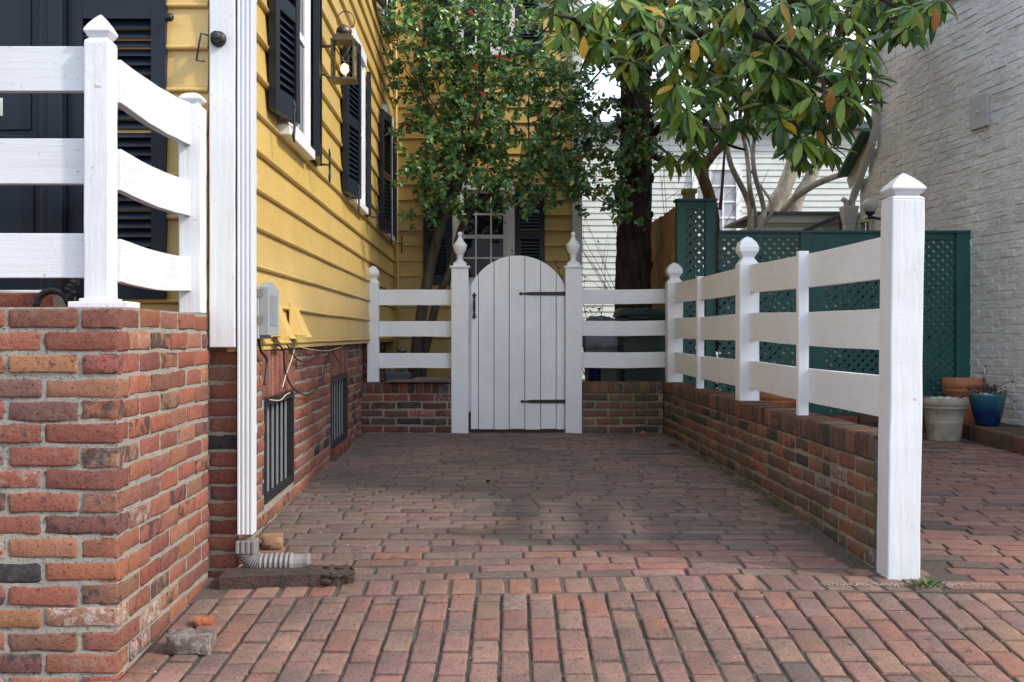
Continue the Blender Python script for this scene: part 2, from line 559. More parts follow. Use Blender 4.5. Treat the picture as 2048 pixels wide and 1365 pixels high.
PAL_SW = [(.31, .165, .128), (.27, .15, .122), (.33, .19, .148), (.31, .14, .105), (.26, .15, .13), (.36, .20, .145), (.34, .145, .105), (.23, .14, .12), (.30, .18, .145)]
PAL_PAD = [(.235, .152, .122), (.21, .143, .118), (.25, .165, .13), (.26, .148, .112), (.195, .142, .122), (.275, .185, .148), (.175, .13, .112)]
# sidewalk of bricks in columns running away from the street
SAND = (.062, .055, .048)
mb = MB()
a_s = -.0245
cw, cl = .0925, .188
ca, sa = math.cos(a_s), math.sin(a_s)
for i in range(-42, 52):
    off = random.uniform(0, .02) + (.09 if i % 2 else 0)
    for k in range(-16, 1):
        ly = -k * 0 + 0
        lx = i * cw + .012
        yy = k * cl + off
        if yy - cl / 2 > -.03: continue
        top = yy + cl * .5
        l = cl - .009
        if top > 0:
            l = l - top; yy -= top / 2
        if l < .05: continue
        px_ = lx * ca - yy * sa; py_ = 3.965 + lx * sa + yy * ca
        if py_ < .75 or py_ > 4.2: continue
        if px_ < -1.12 and py_ > 3.12: continue
        pave_brick(mb, px_, py_, cw - .0085 + random.uniform(-.003, .0025), l, a_s + random.uniform(-.014, .014), PAL_SW, .012, jz=.003)
bed(mb, -6, 7, .6, 4.0, .0065, SAND)
kind(mb.build('sidewalk', PAVE_S), 'structure', 'brick sidewalk with bricks laid in long columns')

# parking pad
mb = MB()
x = -1.28
while x < 1.55:                                   # soldier row between sidewalk and pad
    pave_brick(mb, x + .05, 4.066 - .0245 * x * .9, .092 + random.uniform(-.006, .004), .182, random.uniform(-.03, .03), PAL_SW, .03)
    x += .1045
y = 4.165; r = 0
while y < 9.2:
    x = -1.3 + random.uniform(0, .2)
    while x < 1.60:
        w = .205 if random.random() > .12 else .1
        if not (x + w > 1.53 and y > 4.2) and not (x < -1.28):
            pave_brick(mb, x + w / 2, y + .045 - .022 * x * max(0, 1 - (y - 4.1) / 3), w - random.uniform(.006, .012), .0915 - random.uniform(.004, .009), random.uniform(-.012, .012), PAL_PAD if y > 4.6 or random.random() < .4 else PAL_SW, .025, jz=.0022)
        x += w
    y += .0925; r += 1
bed(mb, -1.4, 1.62, 3.93, 9.6, .0042, (.13, .10, .085))
kind(mb.build('parking_pad', PAVE_P), 'structure', 'weathered brick parking pad between the house and the low wall')

# alley on the right
mb = MB()
aa = -.09
for r in range(-4, 60):
    x = -1.0 + random.uniform(0, .2)
    while x < 4.6:
        w = .205
        lx = x + w / 2; ly = r * .0955
        px_ = 1.6 + lx * math.cos(aa) - ly * math.sin(aa) * .2; py_ = 4.02 + ly + lx * math.sin(aa) + .1
        if 1.645 < px_ - w / 2 and px_ + w / 2 < 4.75 - .096 * py_ + .65 and 4.02 - .0245 * px_ < py_ < 9.25 and not (px_ > 3.72 and py_ > 7.6):
            pave_brick(mb, px_, py_, w - .008, .089, aa + random.uniform(-.012, .012), PAL_SW, .07)
        x += w
bed(mb, 1.62, 5.3, 3.93, 9.7, .005, (.10, .08, .065))
kind(mb.build('alley_paving', PAVE_A), 'structure', 'brick paved alley between the white fence and the white brick house')
mb = MB()
yardm = plain('yard_soil', (.07, .055, .042), .95, 0, .4, 6, .02)
bed(mb, -1.3, 5.2, 9.55, 20, .02, (.1, .1, .1), 1.0)
kind(mb.build('yard_soil', yardm), 'structure', 'bare soil of the back yard behind the gate')

# ------------------------------------------------------------------ brick stoop
st = thing('brick_stoop', 'red brick entrance stoop with pale mortar carrying the white railing', 'stoop', (-2.2, 3.7, 0))
mb = MB()
cor = {}
PX, PY0, PY1 = -1.068, 3.185, 4.235
brick_run(mb, (PX, PY0, 0), (-1, 0, 0), 3.2, -.0525, 17, PAL_RED, 1, n=(0, -1, 0), bloom=.25, dark=.04, wob=.004, jo=.007, jf=.0024, corner=cor, joint=.0105, push=.0035, mrec=.0015)
for i, vtx in enumerate(mb.f):  # faces built along -u are mirrored: flip
    mb.f[i] = vtx[::-1]
brick_run(mb, (PX, PY0, 0), (0, 1, 0), PY1 - PY0, -.0525, 17, PAL_RED, 0, n=(1, 0, 0), bloom=.10, dark=.07, wob=.004, jo=.006, jf=.0022, corner=cor, joint=.0100, push=.003, mrec=.001)
mb.build('stoop_wall', BRK_PIER, st)
mb = MB()
mb.box(-4.3, PY0 + .04, 1.02, PX - .04, PY1, 1.076, col=(.3, .12, .08))
for i in range(-20, 0):
    for k in range(5):
        mb.brick(Vector((PX + i * .2127 * .75 - .02, PY0 + .02 + k * .2127, 1.0815)), Vector((1, 0, 0)), Vector((0, 1, 0)), Vector((0, 0, 1)), .15, .2, .02, pick(PAL_RED), (0, 0, .3), lo=True)
mb.build('landing', BRK_PIER, st)
mb = MB()
for i in range(12):
    mb.brick(Vector((X(112, 3.98) - .2127 * (i + 1), 3.98, 1.083)), Vector((1, 0, 0)), Vector((0, 0, 1)), Vector((0, -1, 0)), .2, .072, .2, pick(PAL_RED, .3), (0, 0, .6))
mb.box(-4.2, 3.99, 1.078, X(112, 3.98) - .01, 4.2, 1.15, col=MORTAR, par=(0, 1, 0))
mb.build('door_step', BRK_PIER, st)

# ------------------------------------------------------------------ white posts, rails, finials
def sq_finial(mb, cx, cy, zt, w, h, kind_='pyramid'):
    """moulded cap above a square post of half width w, its top at zt"""
    if kind_ == 'pyramid':
        pr = [(w, -.001), (w, .004), (w * .70, .16 * h), (w * .82, .20 * h), (w * 1.06, .36 * h), (w * 1.06, .42 * h), (w * .80, .62 * h), (w * .42, .84 * h), (w * .06, 1.0 * h)]
    else:
        pr = [(w, -.001), (w * .96, .02 * h), (w * .62, .20 * h), (w * .60, .25 * h), (w * .98, .46 * h), (w * 1.0, .60 * h), (w * .80, .78 * h), (w * .42, .93 * h), (w * .05, 1.0 * h)]
    mb.lathe(pr, (cx, cy, zt), square=True)


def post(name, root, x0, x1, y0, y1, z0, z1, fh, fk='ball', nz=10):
    WHITE = globals()['WHITE'] if y0 < 4.5 else WHITE_LIFTED  # by depth: dimmed white near in the sun, lifted white far in shade
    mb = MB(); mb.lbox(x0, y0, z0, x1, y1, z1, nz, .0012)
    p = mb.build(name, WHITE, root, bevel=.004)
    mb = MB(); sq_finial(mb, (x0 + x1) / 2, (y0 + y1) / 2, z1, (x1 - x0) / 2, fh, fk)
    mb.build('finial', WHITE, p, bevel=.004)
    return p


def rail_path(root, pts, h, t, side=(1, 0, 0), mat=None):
    mat = mat or (WHITE_RAIL_LIFTED if max(p[1] for p in pts) > 4.5 else WHITE_RAIL)
    """flat board following points (top edge), height h, thickness t along side"""
    mb = MB(); n = len(pts); s = Vector(side) * t
    v = []
    for p in pts:
        hh = p[3] if len(p) > 3 else h
        a = Vector(p[:3])
        j = random.uniform(-.0012, .0012)
        v += [tuple(a + Vector((0, 0, j))), tuple(a - Vector((0, 0, hh + j))), tuple(a - Vector((0, 0, hh)) + s), tuple(a + s)]
    f = []
    for i in range(n - 1):
        for j in range(4):
            a = i * 4 + j; b = i * 4 + (j + 1) % 4
            f.append((a, b, b + 4, a + 4))
    f.append((0, 3, 2, 1)); m = (n - 1) * 4; f.append((m, m + 1, m + 2, m + 3))
    mb.add(v, f)
    sg = Vector(side)
    for e, o_ in ((0, .03), (n - 1, -.03)):          # nail heads near both ends
        a = Vector(pts[e][:3]); d = (Vector(pts[min(e + 1, n - 1)][:3]) - Vector(pts[max(e - 1, 0)][:3])).normalized()
        for q in (.25, .72): mb.ball(tuple(a + d * o_ - Vector((0, 0, h * q))), .0035, 6)
    return mb.build('rail', mat, root, bevel=.003)


# stoop railing
sr = thing('stoop_railing', 'white three rail wooden railing standing on the brick stoop', 'railing', (X(204, 3.4), 3.4, 1.082))
py = 3.36
fx0, fx1 = X(167, py), X(217, py)
p = post('post', sr, fx0, fx1, py, py + .085, 1.10, Z(82, py), Z(22, py) - Z(82, py), 'pyramid')
mb = MB(); mb.box(X(140, py), py - .02, 1.083, X(258, py), py + .11, 1.103); mb.box(fx0 - .012, py - .008, 1.103, fx1 + .012, py + .093, 1.113)
mb.build('base_plate', WHITE, p, bevel=.003)
by = 4.14
bx0, bx1 = X(357, by), X(402, by)
post('post', sr, bx0, bx1, by, by + .085, 1.083, Z(212, by), Z(181, by) - Z(212, by), 'ball')
for (a, b) in ((94, 183), (278, 369), (468, 557)):
    yy = py + .035
    rail_path(sr, [(-4.2, yy, Z(a, yy)), (-3.0, yy, Z(a, yy) - .002), (-2.0, yy, Z(a, yy) + .002), (fx0 - .001, yy, Z(a - 1, yy))], (b - a) / F * yy, .035, (0, 1, 0))
rx = X(243, py + .085)
for (a, a2, b, b2) in ((120, 207, 206, 290), (299, 362, 380, 432), (478, 514, 564, 582)):
    pts = []
    ya, yb = py + .085, by - .001
    za, zb = Z(a, ya), Z(a2, yb); ha, hb = Z(a, ya) - Z(b, ya), Z(a2, yb) - Z(b2, yb)
    xa, xb = X(242, ya), X(382, yb)
    for i in range(9):
        t = i / 8; y_ = ya + (yb - ya) * t
        sag = -.011 * math.sin(math.pi * t) 
        pts.append((xa + (xb - xa) * t, y_, za + (zb - za) * t + sag, ha + (hb - ha) * t))
    rail_path(sr, pts, .13, .03, (-1, 0, 0))

# right fence on its wall
rf = thing('rail_fence', 'white three rail fence on the low brick wall ending in the tall leaning post', 'fence', (1.55, 4.14, .1))
post('post', rf, 1.495, 1.62, 9.02, 9.145, .612, 1.435, .165, 'ball')
post('post', rf, 1.495, 1.611, 6.47, 6.586, .612, 1.42, .165, 'ball')
# the big end post: leans slightly
mb = MB(); mb.lbox(1.490, 4.075, .07, 1.611, 4.197, 1.506, 14, .0016)
BIGW = paint('end_post_paint', (.63, .65, .67), .45, .08, (38, 38, 2.0), .0013, dirt=(.55, .55, .53), chip=2.2)  # white of the sunlit end post, lowered in colour too
bp = mb.build('end_post', BIGW, rf, bevel=.005)
mb = MB(); sq_finial(mb, 1.5505, 4.136, 1.506, .0605, .103, 'pyramid')
mb.build('finial', BIGW, bp, bevel=.004)
bp.rotation_euler = (0, R(.75), 0)
bp.location = (0, 0, 0)
for (bx, byy) in ((1.527, 7.93), (1.503, 5.28)):
    mb = MB(); mb.lbox(bx, byy, .614, bx + .050, byy + .045, 1.425 if byy > 6 else 1.405, 6, .001)
    mb.build('baluster', WHITE_LIFTED, rf, bevel=.003)
for zs in ((1.430, 1.414, 1.385), (1.142, 1.133, 1.104), (.862, .850, .842)):
    for (ya, yb, za, zb) in ((6.587, 9.019, zs[1], zs[0]), (4.202, 6.469, zs[2], zs[1])):
        pts = []
        for i in range(11):
            t = i / 10; pts.append((1.552 + .002 * math.sin(t * 9), ya + (yb - ya) * t, za + (zb - za) * t - .006 * math.sin(math.pi * t)))
        rail_path(rf, pts, .163, .028, (1, 0, 0))

# gate fences
GY = 9.24
def XG(p): return X(p, GY)
lf = thing('rail_fence', 'short white three rail fence between the yellow house and the gate', 'fence', (XG(820), GY, .6), 'white fence sections beside the gate')
post('post', lf, XG(735), XG(758), GY - .04, GY + .06, .607, Z(566, GY), Z(532, GY) - Z(566, GY), 'ball')
for (a, b) in ((580, 611), (643, 674), (707, 737)):
    rail_path(lf, [(XG(758) + .001, GY, Z(a, GY)), (XG(830), GY, Z(a, GY) + .002), (XG(903) - .001, GY, Z(a, GY))], (b - a) / F * GY, .028, (0, 1, 0))
lf2 = thing('rail_fence', 'short white three rail fence between the gate and the trash bin corner post', 'fence', (XG(1250), GY, .6), 'white fence sections beside the gate')
for (a, b) in ((579, 608), (642, 672), (705, 736)):
    rail_path(lf2, [(XG(1163) + .001, GY, Z(a, GY)), (XG(1250), GY, Z(a, GY) - .003), (1.51, GY, Z(a, GY) + .003)], (b - a) / F * GY, .028, (0, 1, 0))
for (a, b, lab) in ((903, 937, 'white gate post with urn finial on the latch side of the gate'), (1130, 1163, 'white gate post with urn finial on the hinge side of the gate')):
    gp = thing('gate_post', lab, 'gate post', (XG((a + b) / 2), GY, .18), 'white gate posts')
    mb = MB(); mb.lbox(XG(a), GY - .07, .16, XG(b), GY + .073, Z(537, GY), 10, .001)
    mb.build('shaft', WHITE_LIFTED, gp, bevel=.004)
    mb = MB(); mb.box(XG(a) - .012, GY - .084, Z(537, GY), XG(b) + .012, GY + .085, Z(533, GY)); mb.build('cap_plate', WHITE_LIFTED, gp, bevel=.003)
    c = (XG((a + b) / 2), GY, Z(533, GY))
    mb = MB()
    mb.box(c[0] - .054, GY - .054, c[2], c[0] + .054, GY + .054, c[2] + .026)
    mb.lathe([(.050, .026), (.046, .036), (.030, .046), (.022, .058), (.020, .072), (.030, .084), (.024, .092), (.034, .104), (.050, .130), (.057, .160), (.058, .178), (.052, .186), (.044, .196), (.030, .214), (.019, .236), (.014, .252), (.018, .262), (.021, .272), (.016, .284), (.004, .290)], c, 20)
    mb.build('urn_finial', WHITE_LIFTED, gp)

# the gate
gt = thing('garden_gate', 'white arched plank gate with black strap hinges and latch', 'gate', (XG(1035), GY, .2))
GX0, GX1 = XG(942), XG(1129); gc = (GX0 + GX1) / 2; ghw = (GX1 - GX0) / 2
gzt, gzs = Z(512, GY), Z(571, GY); rise = gzt - gzs; gr = (ghw ** 2 + rise ** 2) / (2 * rise)
def garc(x, r=gr): 
    return gzt - gr + math.sqrt(max(0, r * r - (x - gc) ** 2))
eds = [942, 957, 988, 1018.5, 1049.5, 1081, 1112, 1129]
mb = MB()
for i in range(7):
    a = XG(eds[i]) + (.0 if i == 0 else .0025); b = XG(eds[i + 1]) - (.0 if i == 6 else .0025)
    zb = Z(859, GY) + random.uniform(-.004, .006)
    poly = [(a, zb), (b, zb)] + [(b + (a - b) * t / 5, garc(b + (a - b) * t / 5)) for t in range(6)]
    mb.prism(poly, 'y', GY - .02 + random.uniform(-.001, .001), GY + .008)
mb.build('plank_panel', GATEWHITE_LIFTED, gt, bevel=.002)
mb = MB()
mb.prism([(GX0 + .01, Z(856, GY)), (GX1 - .01, Z(856, GY))] + [(GX1 - .01 + (GX0 - GX1 + .02) * q / 14, garc(GX1 - .01 + (GX0 - GX1 + .02) * q / 14) - .012) for q in range(15)], 'y', GY + .0085, GY + .014)
mb.build('gap_shade_sheet', plain('gap_shade', (.03, .027, .024), .9), gt)  # dark sheet that paints the shade in the gaps between planks
for z_ in (Z(592, GY), Z(806, GY)):
    mb = MB(); mb.box(GX0 + .02, GY + .0145, z_ - .05, GX1 - .02, GY + .035, z_ + .05)
    mb.build('batten', GATEWHITE_LIFTED, gt)
mb = MB(); mb.box(XG(937) + .001, GY + .012, Z(825, GY), XG(941.5), GY + .05, Z(571, GY)); mb.build('stop_strip', GATEWHITE_LIFTED, gt)
for (xa, yy) in ((1037, 588), (1040, 803)):
    z_ = Z(yy, GY); mb = MB(); yf = GY - .0225
    xA, xB = XG(xa), XG(1131)
    mb.prism([(xA + .025, z_ - .006), (xA + .10, z_ - .014), (xB, z_ - .016), (xB, z_ + .016), (xA + .10, z_ + .014), (xA + .025, z_ + .006)], 'y', yf - .006, yf)
    mb.lathe([(.012, 0), (.012, .006)], (0, 0, 0), 10) if False else None
    mb.prism([(xA + .018 + .014 * math.cos(q * math.pi / 5), z_ + .014 * math.sin(q * math.pi / 5)) for q in range(10)], 'y', yf - .007, yf)
    for q in (.12, .22, .32): mb.ball((xA + q, yf - .006, z_), .006, 6)
    mb.tube([(xB, yf - .004, z_ - .022), (xB, yf - .004, z_ + .022)], .008, 8)
    mb.build('strap_hinge', BLACK, gt)
mb = MB(); hx = XG(948.5); yf = GY - .0225
def spade(zc, s):
    mb.prism([(hx, zc + .040 * s), (hx - .010, zc + .022 * s), (hx - .020, zc + .010 * s), (hx - .010, zc + .002 * s), (hx - .014, zc - .012 * s), (hx, zc - .020 * s), (hx + .014, zc - .012 * s), (hx + .010, zc + .002 * s), (hx + .020, zc + .010 * s), (hx + .010, zc + .022 * s)], 'y', yf - .005, yf)
spade(Z(594, GY), 1); spade(Z(631, GY), -1)
mb.tube([(hx, yf - .004, Z(600, GY)), (hx, yf - .032, Z(605, GY)), (hx, yf - .040, Z(614, GY)), (hx, yf - .032, Z(623, GY)), (hx, yf - .004, Z(628, GY))], [.007, .010, .012, .009, .006], 8)
mb.box(hx - .010, yf - .03, Z(601, GY), hx + .010, yf, Z(601, GY) + .006)
mb.build('latch_handle', BLACK, gt)

# ------------------------------------------------------------------ low brick walls
def rowlock(mb, o, u, n, L, h, dep, pal, pitch=.0685):
    u = Vector(u); n = Vector(n); x = 0
    while x < L - .03:
        w = min(pitch, L - x) - random.uniform(.006, .012)
        mb.brick(Vector(o) + u * (x + .004) + Vector((0, 0, random.uniform(-.003, .003))) + n * random.uniform(-.002, .003), u, Vector((0, 0, 1)), n, w, h, dep, pick(pal, .06), (random.random() * .5 if random.random() < .1 else 0, 0, random.random()), jo=.003)
        x += pitch

lw = thing('low_brick_wall', 'long mossy low brick wall under the white rail fence', 'wall', (1.6, 6.7, .1))
mb = MB()
brick_run(mb, (1.485, 4.205, 0), (0, 1, 0), 5.06, .045, 7, PAL_LOW, 0, n=(-1, 0, 0), d=.04, bloom=.08, dark=.06, wob=.004, ch=.0675, header_mix=.12, mortar=(.36, .315, .23), jo=.006, jf=.002, joint=.013, push=.003, mrec=.001)
for i in range(len(mb.f)): mb.f[i] = mb.f[i][::-1]
m0 = len(mb.f)
rowlock(mb, (1.480, 4.205, .520), (0, 1, 0), (-1, 0, 0), 5.06, .093, .155, PAL_LOW)
for i in range(m0, len(mb.f)): mb.f[i] = mb.f[i][::-1]
mb.box(1.497, 4.21, .0, 1.632, 9.26, .517, col=(.25, .215, .155), par=(0, 1, 0))
mb.box(1.490, 4.208, .50, 1.630, 9.262, .603, col=(.25, .215, .155), par=(0, 1, 0))
brick_run(mb, (1.487, 4.203, 0), (1, 0, 0), .15, .045, 7, PAL_LOW, 1, n=(0, -1, 0), d=.006, ch=.0675)
mb.build('brickwork', BRK_LOW, lw)

wall_l = thing('low_brick_wall', 'low brick wall beneath the short fence beside the yellow house', 'wall', (XG(815), GY, .18), 'low brick walls beside the gate')
mb = MB()
def gate_wall(mb, xa, xb, pal, top):
    L = xb - xa
    brick_run(mb, (xa, GY - .09, 0), (1, 0, 0), L, .115, 6, pal, random.randint(0, 1), n=(0, -1, 0), d=.04, ch=.0667, wob=.003, mortar=(.36, .315, .24), bloom=.1, dark=.06, jo=.005, joint=.012, push=.003, mrec=.001)
    rowlock(mb, (xa, GY - .092, .517), (1, 0, 0), (0, -1, 0), L, top - .517, .2, pal)
    mb.box(xa, GY - .078, .1, xb, GY + .12, .515, col=(.27, .235, .18), par=(0, 1, 0))
    mb.box(xa + .004, GY - .084, .51, xb - .004, GY + .10, top - .008, col=(.27, .235, .18), par=(0, 1, 0))
PAL_GL = [(.17, .06, .048), (.22, .07, .05), (.14, .06, .05), (.26, .08, .05), (.12, .055, .048)]
gate_wall(mb, XG(718), XG(903) - .002, PAL_GL, .604)
mb.build('brickwork', BRK_GATE, wall_l)
wall_r = thing('low_brick_wall', 'low brick wall beneath the short fence before the trash bins', 'wall', (XG(1240), GY, .18), 'low brick walls beside the gate')
mb = MB(); gate_wall(mb, XG(1163) + .002, 1.476, PAL_LOW, .612)
mb.build('brickwork', BRK_LOW, wall_r)

# ------------------------------------------------------------------ yellow house
HX = -.985      # sheathing plane of the side wall
HY = 4.262      # sheathing plane of the front wall
RY = 11.72      # rear ell wall
TOPZ = 5.6
hs = thing('yellow_house', 'yellow clapboard house with navy shutters on a brick foundation', 'house', (-3, 8, 0))


def clap(mb, a, b, n, z0, z1, ex=.1635):
    a = Vector((a[0], a[1], 0)); b = Vector((b[0], b[1], 0)); n = Vector((n[0], n[1], 0)); L = (b - a).length; u = (b - a).normalized()
    ns = max(1, int(L / .5)); z = z0
    prof = [(.004, 0), (.0125, .0005), (.0205, .0015), (.0248, .006), (.0255, .011), (.0235, .016), (.0195, .019), (.0165, .0195), (.0172, .0225)]
    while z < z1:
        h = min(ex, z1 - z)
        pr = prof + [(.004, h)]
        wob = [random.uniform(-.0016, .0016) for _ in range(ns + 1)]
        wz = [random.uniform(-.0022, .0022) for _ in range(ns + 1)]
        v = []; f = []
        for i in range(ns + 1):
            for (o, dz) in pr:
                q = a + u * (L * i / ns) + n * (o + wob[i]); v.append((q.x, q.y, z + dz + (wz[i] if dz < h else 0)))
        m = len(pr)
        for i in range(ns):
            for j in range(m - 1):
                f.append((i * m + j, (i + 1) * m + j, (i + 1) * m + j + 1, i * m + j + 1))
        tn = random.uniform(.90, 1.04); mb.add(v, f, smooth=False, col=(tn, tn * random.uniform(.97, 1.01), tn * random.uniform(.88, 1.08)))
        # butt joint between boards
        if L > 3 and random.random() < .9:
            for _ in range(2 if L > 5 else 1):
                x = random.uniform(.6, L - .3); q = a + u * x
                c0 = q + n * .0175; 
                mb.add([tuple(Vector((c0.x, c0.y, z + .021))), tuple(Vector((c0.x, c0.y, z + .021)) + u * .004), tuple(Vector((q.x, q.y, z + h)) + n * .0048 + u * .004), tuple(Vector((q.x, q.y, z + h)) + n * .0048)], [(0, 1, 2, 3)])
        z += ex


mb = MB(); clap(mb, (HX, HY - .0), (HX, RY - .0), (1, 0), .957, TOPZ); mb.build('siding', YELLOW, hs)
mb = MB(); clap(mb, (-6.2, HY), (X(418, HY), HY), (0, -1), .957, TOPZ); mb.build('siding', YELLOW, hs)
mb = MB(); clap(mb, (HX + .02, RY), (X(1146, RY), RY), (0, -1), .80, TOPZ); mb.build('siding', YELLOW, hs)
mb = MB(); clap(mb, (X(1160, RY), RY), (X(1160, RY), RY + 4), (1, 0), .80, TOPZ); mb.build('siding', YELLOW, hs)
mb = MB()   # solid body of the house behind the boards
mb.box(-6.2, HY + .004, .955, HX - .004, RY + .2, TOPZ); mb.box(-6.2, RY + .004, .3, X(1160, RY) - .004, RY + 4, TOPZ)
mb.build('wall_core', YELLOW, hs)
mb = MB()   # water table under the siding
mb.box(HX - .02, HY + .01, .935, HX + .014, RY, .9565)
mb.build('skirt_board', YELLOW, hs, bevel=.003)
mb = MB(); mb.lbox(X(418, HY - .045), HY - .045, .953, X(470, HY - .045), HY + .012, TOPZ, 24, .0012)
mb.build('corner_board', WHITE, hs, bevel=.004)
mb = MB(); mb.lbox(X(1145, RY - .04), RY - .04, .8, X(1161, RY - .04) + .02, RY + .02, TOPZ, 10, .001)
mb.build('corner_board', TRIM, hs, bevel=.003)
mb = MB(); mb.box(HX + .0, RY - .035, .8, HX + .06, RY - .003, TOPZ); mb.build('corner_strip', YELLOW, hs)
ROOF = plain('slate_roof', (.07, .075, .08), .7, 0, .2, 6)
mb = MB()
mb.prism([(-6.5, TOPZ), (HX + .35, TOPZ), (HX + .35, TOPZ + .12), (-3.6, TOPZ + 1.7), (-6.5, TOPZ + .5)], 'y', HY - .25, RY + .3)
mb.prism([(-3.6, TOPZ + .003), (X(1160, RY) + .3, TOPZ + .003), (X(1160, RY) + .3, TOPZ + .1), (-3.6, TOPZ + 1.6)], 'y', RY + .31, RY + 4.2)
mb.build('roof', ROOF, hs)
# foundation with slight skew
FX0, FX1 = -.972, -1.035
def FX(y): return FX0 + (FX1 - FX0) * (y - 4.29) / (9.24 - 4.29)
fdir = Vector((FX1 - FX0, 9.24 - 4.29, 0)).normalized(); fn = Vector((fdir.y, -fdir.x, 0))
fo = Vector((FX0, 4.285, 0))
w1 = (4.87 - 4.285, 5.655 - 4.285, .25, .715); w2 = (7.17 - 4.285, 8.10 - 4.285, .255, .72)
mb = MB()
lint1 = (w1[0] - .05, w1[1] + .04, .715, .935); lint2 = (w2[0] - .03, w2[1] + .05, .72, .935)
corf = {}
brick_run(mb, fo, fdir, 7.4, -.045, 15, PAL_RED, 0, corner=corf, holes=(w1, w2, lint1, lint2), n=fn, bloom=.07, dark=.06, header_mix=.12, wob=.004, ch=.0662, jo=.006, jf=.0022, push=.003, mrec=.001)
m0 = len(mb.f)
brick_run(mb, (FX0, 4.285, 0), (-1, 0, 0), .42, -.045, 15, PAL_RED, 1, n=(0, -1, 0), bloom=.1, dark=.0, ch=.0662, jo=.006, push=.003, mrec=.001, corner=corf)
for i in range(m0, len(mb.f)): mb.f[i] = mb.f[i][::-1]
mb.build('foundation', BRK_FND, hs)
for (ln, nb) in ((lint1, 13), (lint2, 14)):   # ribbed soldier lintels
    mb = MB(); pw = (ln[1] - ln[0]) / nb
    for i in range(nb):
        mb.brick(fo + fdir * (ln[0] + i * pw + .003) + Vector((0, 0, ln[2] + .004)) + fn * (.004 + random.uniform(-.002, .003)), fdir, Vector((0, 0, 1)), fn, pw - .007, ln[3] - ln[2] - .006, .05, pick([(.27, .10, .07), (.24, .09, .065), (.30, .12, .08)], 0), (.1, 0, .2))
    q0 = fo + fdir * ln[0] - fn * .004; q1 = fo + fdir * ln[1] - fn * .004
    mb.add([(q0.x, q0.y, ln[2]), (q1.x, q1.y, ln[2]), (q1.x, q1.y, ln[3]), (q0.x, q0.y, ln[3])], [(0, 1, 2, 3)], col=(.2, .12, .09), par=(0, 1, 0))
    mb.build('lintel', BRK_FND, hs)
BASEGLASS = plain('basement_pane', (.16, .18, .20), .35, 0, .25, 3)
for wv in (w1, w2):
    def fp(s, dn, z): 
        q = fo + fdir * s + fn * dn; return (q.x, q.y, z)
    mb = MB()
    for (s0, s1, z0, z1) in ((wv[0], wv[0] + .03, wv[2], wv[3]), (wv[1] - .03, wv[1], wv[2], wv[3]), (wv[0] + .03, wv[1] - .03, wv[2], wv[2] + .03), (wv[0] + .03, wv[1] - .03, wv[3] - .03, wv[3])):
        v = [fp(s0, -.09, z0), fp(s1, -.09, z0), fp(s1, .006, z0), fp(s0, .006, z0), fp(s0, -.09, z1), fp(s1, -.09, z1), fp(s1, .006, z1), fp(s0, .006, z1)]
        mb.add(v, [(0, 3, 2, 1), (4, 5, 6, 7), (0, 1, 5, 4), (1, 2, 6, 5), (2, 3, 7, 6), (3, 0, 4, 7)])
    bw = mb.build('basement_window', BLACK, hs)
    mb = MB(); nbar = 6
    for i in range(nbar):
        s = wv[0] + .03 + (wv[1] - wv[0] - .06) * (i + .5) / nbar
        v = [fp(s - .012, -.026, wv[2] + .02), fp(s + .012, -.026, wv[2] + .02), fp(s + .012, -.020, wv[2] + .02), fp(s - .012, -.020, wv[2] + .02), fp(s - .012, -.026, wv[3] - .03), fp(s + .012, -.026, wv[3] - .03), fp(s + .012, -.020, wv[3] - .03), fp(s - .012, -.020, wv[3] - .03)]
        mb.add(v, [(0, 3, 2, 1), (4, 5, 6, 7), (0, 1, 5, 4), (1, 2, 6, 5), (2, 3, 7, 6), (3, 0, 4, 7)])
    mb.build('window_bars', plain('grey_bars', (.22, .24, .26), .5, 0, .1), bw)
    mb = MB(); mb.add([fp(wv[0], -.07, wv[2]), fp(wv[1], -.07, wv[2]), fp(wv[1], -.07, wv[3]), fp(wv[0], -.07, wv[3])], [(0, 1, 2, 3)])
    mb.build('pane', BLACK, bw)
mb = MB()  # rowlock sill under the farther basement window
for i in range(13):
    mb.brick(fo + fdir * (w2[0] - .02 + i * .072) + Vector((0, 0, .16)) + fn * .03, fdir, Vector((0, 0, 1)), fn, .062, .088, .06, pick(PAL_GL, 0), (0, 0, .2))
mb.build('brick_sill', BRK_FND, hs)


# shutters -----------------------------------------------------------
def shutter_mesh(w, h, t=.034, mid=.46, lou=.034, st=.055):
    mb = MB()
    mb.box(0, 0, 0, st, t, h); mb.box(w - st, 0, 0, w, t, h)
    zs = [(0, .10), (h * mid - .035, h * mid + .035), (h - .075, h)]
    for (a, b) in zs: mb.box(st, .002, a, w - st, t - .002, b)
    for (a, b) in ((zs[0][1], zs[1][0]), (zs[1][1], zs[2][0])):
        n = int((b - a) / lou)
        for i in range(n):
            z = a + (b - a) * (i + .5) / n; q = (b - a) / n
            mb.add([(st, .004, z - q * .62), (w - st, .004, z - q * .62), (w - st, t - .006, z + q * .45), (st, t - .006, z + q * .45),
                    (st, .004 + .006, z - q * .62), (w - st, .01, z - q * .62), (w - st, t, z + q * .45), (st, t, z + q * .45)],
                   [(0, 1, 2, 3), (7, 6, 5, 4), (0, 4, 5, 1), (1, 5, 6, 2), (2, 6, 7, 3), (3, 7, 4, 0)])
    mb.box(st, t - .004, .05, w - st, t - .001, h - .05)
    return mb


